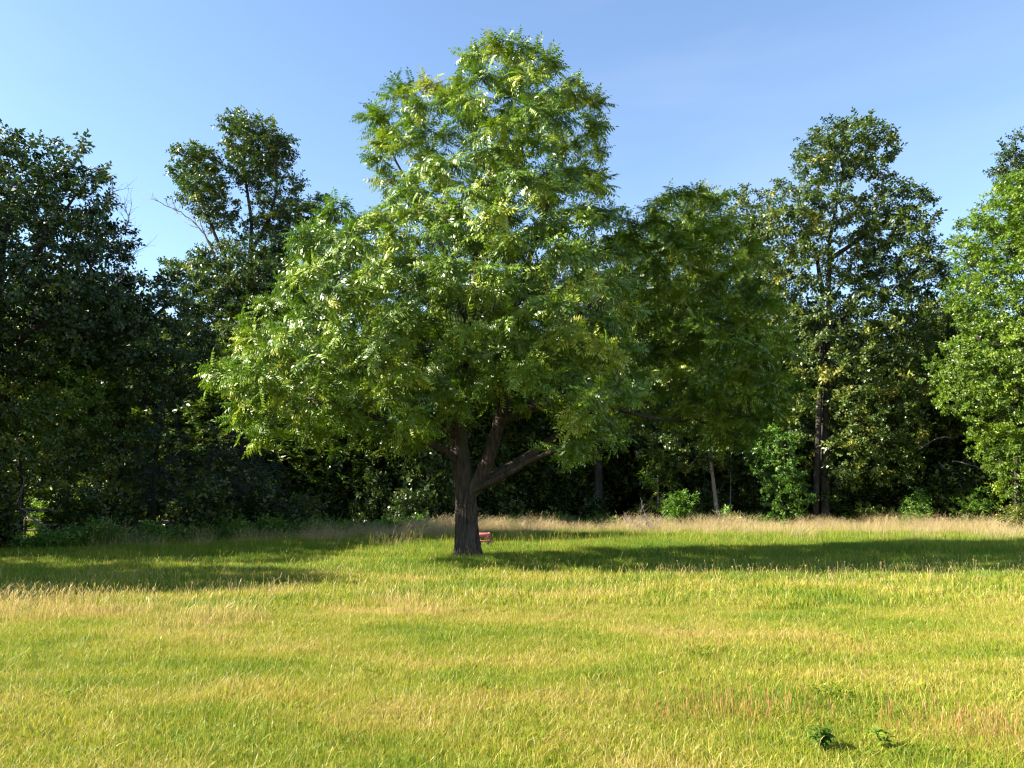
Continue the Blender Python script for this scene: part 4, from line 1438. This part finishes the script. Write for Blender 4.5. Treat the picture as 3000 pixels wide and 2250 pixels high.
# forked mullein-like stalk left of the trunk, pale in the straw
b = at(1245, HORIZON, 41)
b[2] = 0
ms = empty('tall_weed', b, 'pale tall weed stalk standing in the straw left of the walnut trunk', 'wild plant')
g = Geo()
g.tube([(0, 0, 0), (.03, 0, .6), (.02, .02, 1.25)], [.016, .014, .01], 5)
g.build('stem', [M_DEADWOOD], ms, smooth=True)
rg = np.random.default_rng(78)
n = 46
c = np.stack([rg.normal(0, .06, n), rg.normal(0, .06, n), rg.uniform(.45, 1.3, n)], 1)
v, _, _ = place(T_LANCE, c, np.stack([rg.normal(0, 1, n), rg.normal(0, 1, n), np.full(n, .9)], 1), np.array([0, 0, 1.0]) + rg.normal(0, .4, (n, 3)), .2 * rg.uniform(.7, 1.3, n), rg)
link('foliage', quads_mesh('foliage', v, np.repeat(rg.uniform(.6, 1, n), v.shape[1]), [M_SHRUB]), ms)

# ------------------------------------------------------------------ broad-leaved weeds in the foreground
def leaf_blade(L, W):
    g = Geo()
    n = 6
    t = np.linspace(0, 1, n)
    wd = W * np.sin(math.pi * np.clip(t * .92 + .06, 0, 1)) ** .8
    x = t * L
    z = .18 * L * np.sin(t * 2.6) - .12 * L * t * t
    v = []
    for i in range(n):
        v += [(x[i], -wd[i] / 2, z[i] + .12 * wd[i]), (x[i], 0, z[i]), (x[i], wd[i] / 2, z[i] + .12 * wd[i])]
    q = []
    for i in range(n - 1):
        a = i * 3
        q += [[a, a + 3, a + 4, a + 1], [a + 1, a + 4, a + 5, a + 2]]
    return v, q


for wi, (px, py, nl, L, h, lab, lo) in enumerate([
    (2420, 2205, 80, .075, .16, 'dark bushy broadleaf weed, biggest in the lower right foreground', .1),
    (2590, 2205, 30, .07, .14, 'yellow green weed right of the biggest foreground weed', .6)]):
    rg = np.random.default_rng(500 + wi)
    b = ground(px, py)
    root = empty('broadleaf_weed', b, lab, 'wild plant', 'broad leaved weeds in the foreground')
    meshes = []
    for k in range(3):
        g = Geo()
        v, q = leaf_blade(L * rg.uniform(.75, 1.15), L * rg.uniform(.32, .5))
        g.add(v, np.array(q), float(np.clip(lo + rg.uniform(0, .35), 0, 1)))
        meshes.append(g.mesh('leaf', [M_WEED]))
    g = Geo()
    stems = []
    for k in range(max(2, nl // 6)):
        a = rg.uniform(0, 6.283)
        sp = .5 * h
        e = np.array([math.cos(a) * sp * rg.uniform(.2, 1.2), math.sin(a) * sp * rg.uniform(.2, 1), h * rg.uniform(.7, 1.1)])
        stems.append(e)
        g.tube([(0, 0, -.02), e * np.array([.3, .3, .5]), e], [.006, .005, .003], 5)
    g.build('stem', [M_WEED], root, smooth=True)
    for k in range(nl):
        e = stems[k % len(stems)]
        u = rg.uniform(.35, 1)
        pos = e * np.array([u ** 1.4, u ** 1.4, u])
        a = rg.uniform(0, 6.283)
        o = bpy.data.objects.new('leaf', meshes[k % 3])
        COL.objects.link(o)
        o.parent = root
        o.location = [float(x) for x in pos]
        o.rotation_euler = (rg.normal(0, .3), rg.normal(-.1, .35), a)
        s = rg.uniform(.7, 1.2)
        o.scale = (s, s, s)

# ------------------------------------------------------------------ red bench behind the trunk
b = at(1393, HORIZON, 27)
b[2] = 0
bench = empty('park_bench', b, 'low red bench in the grass, half hidden behind the walnut trunk', 'bench')
bench.rotation_euler = (0, 0, R(-4))
bench.scale = (1, 1, .86)
W = 1.16
for nm, c, sz, rx in (('backrest', (-.02, .17, .665), (W - .1, .05, .17), R(-8)),):
    g = Geo()
    # board with rounded right and left ends
    n = 7
    hx, hz, t = sz[0] / 2, sz[2] / 2, sz[1] / 2
    out = []
    for cx, cz, a0 in ((hx - .04, hz - .04, 0), (-hx + .04, hz - .04, 90), (-hx + .04, -hz + .04, 180), (hx - .04, -hz + .04, 270)):
        for k in range(4):
            a = R(a0 + k * 30)
            out.append((cx + .04 * math.cos(a), cz + .04 * math.sin(a)))
    m = len(out)
    v = [(x, -t, z) for x, z in out] + [(x, t, z) for x, z in out]
    f = [list(range(m - 1, -1, -1))[::-1], list(range(m, 2 * m))[::-1]] + [[i, m + i, m + (i + 1) % m, (i + 1) % m] for i in range(m)]
    v = np.array(v) @ np.array(Euler((rx, 0, 0)).to_matrix()).T + np.array(c)
    g.add(v, f)
    g.build(nm, [M_RED], bench)
for k in range(3):
    g = Geo()
    g.box((.02, -.22 + k * .135, .44), (W + .04, .12, .045), bev=.008)
    g.build('seat_plank', [M_RED], bench)
for sx in (-1, 1):
    for y, h in ((-.2, .41), (.12, .41)):
        g = Geo()
        g.box((sx * .45, y, h / 2 - .02), (.07, .07, h + .04))
        g.build('leg', [M_RED], bench)
    g = Geo()
    g.box((sx * .45, .195 - .0, .56), (.06, .045, .42), rot=(R(-8), 0, 0))
    g.build('back_support', [M_RED], bench)

# ------------------------------------------------------------------ split-rail fence under the left trees
FD = 35.5
b = at(440, HORIZON, FD)
b[2] = 0
fence = empty('rail_fence', b, 'old split rail fence in the shade under the left trees', 'fence')
rg = np.random.default_rng(90)
posts = []
for px in (80, 205, 330, 455, 622):
    q = at(px, HORIZON, FD + rg.normal(0, .1))
    q[2] = 0
    posts.append(q)
    g = Geo()
    P = np.array([[0, 0, -.1], [.01, 0, .3], [0, .01, .7], [.015, 0, .98]]) + q - b
    g.tube(P, [.075, .07, .068, .06], 7, bark=.1, rg=rg)
    g.build('post', [M_RAIL], fence)
for i in range(len(posts) - 1):
    for z in (.42, .82):
        g = Geo()
        a, c = posts[i] - b, posts[i + 1] - b
        pts = [a + (c - a) * t + np.array([0, -.03, z + rg.normal(0, .02)]) for t in (-.02, .25, .5, .75, 1.02)]
        g.tube(pts, [.045, .055, .058, .052, .045], 6, bark=.1, rg=rg)
        g.build('rail', [M_RAIL], fence)
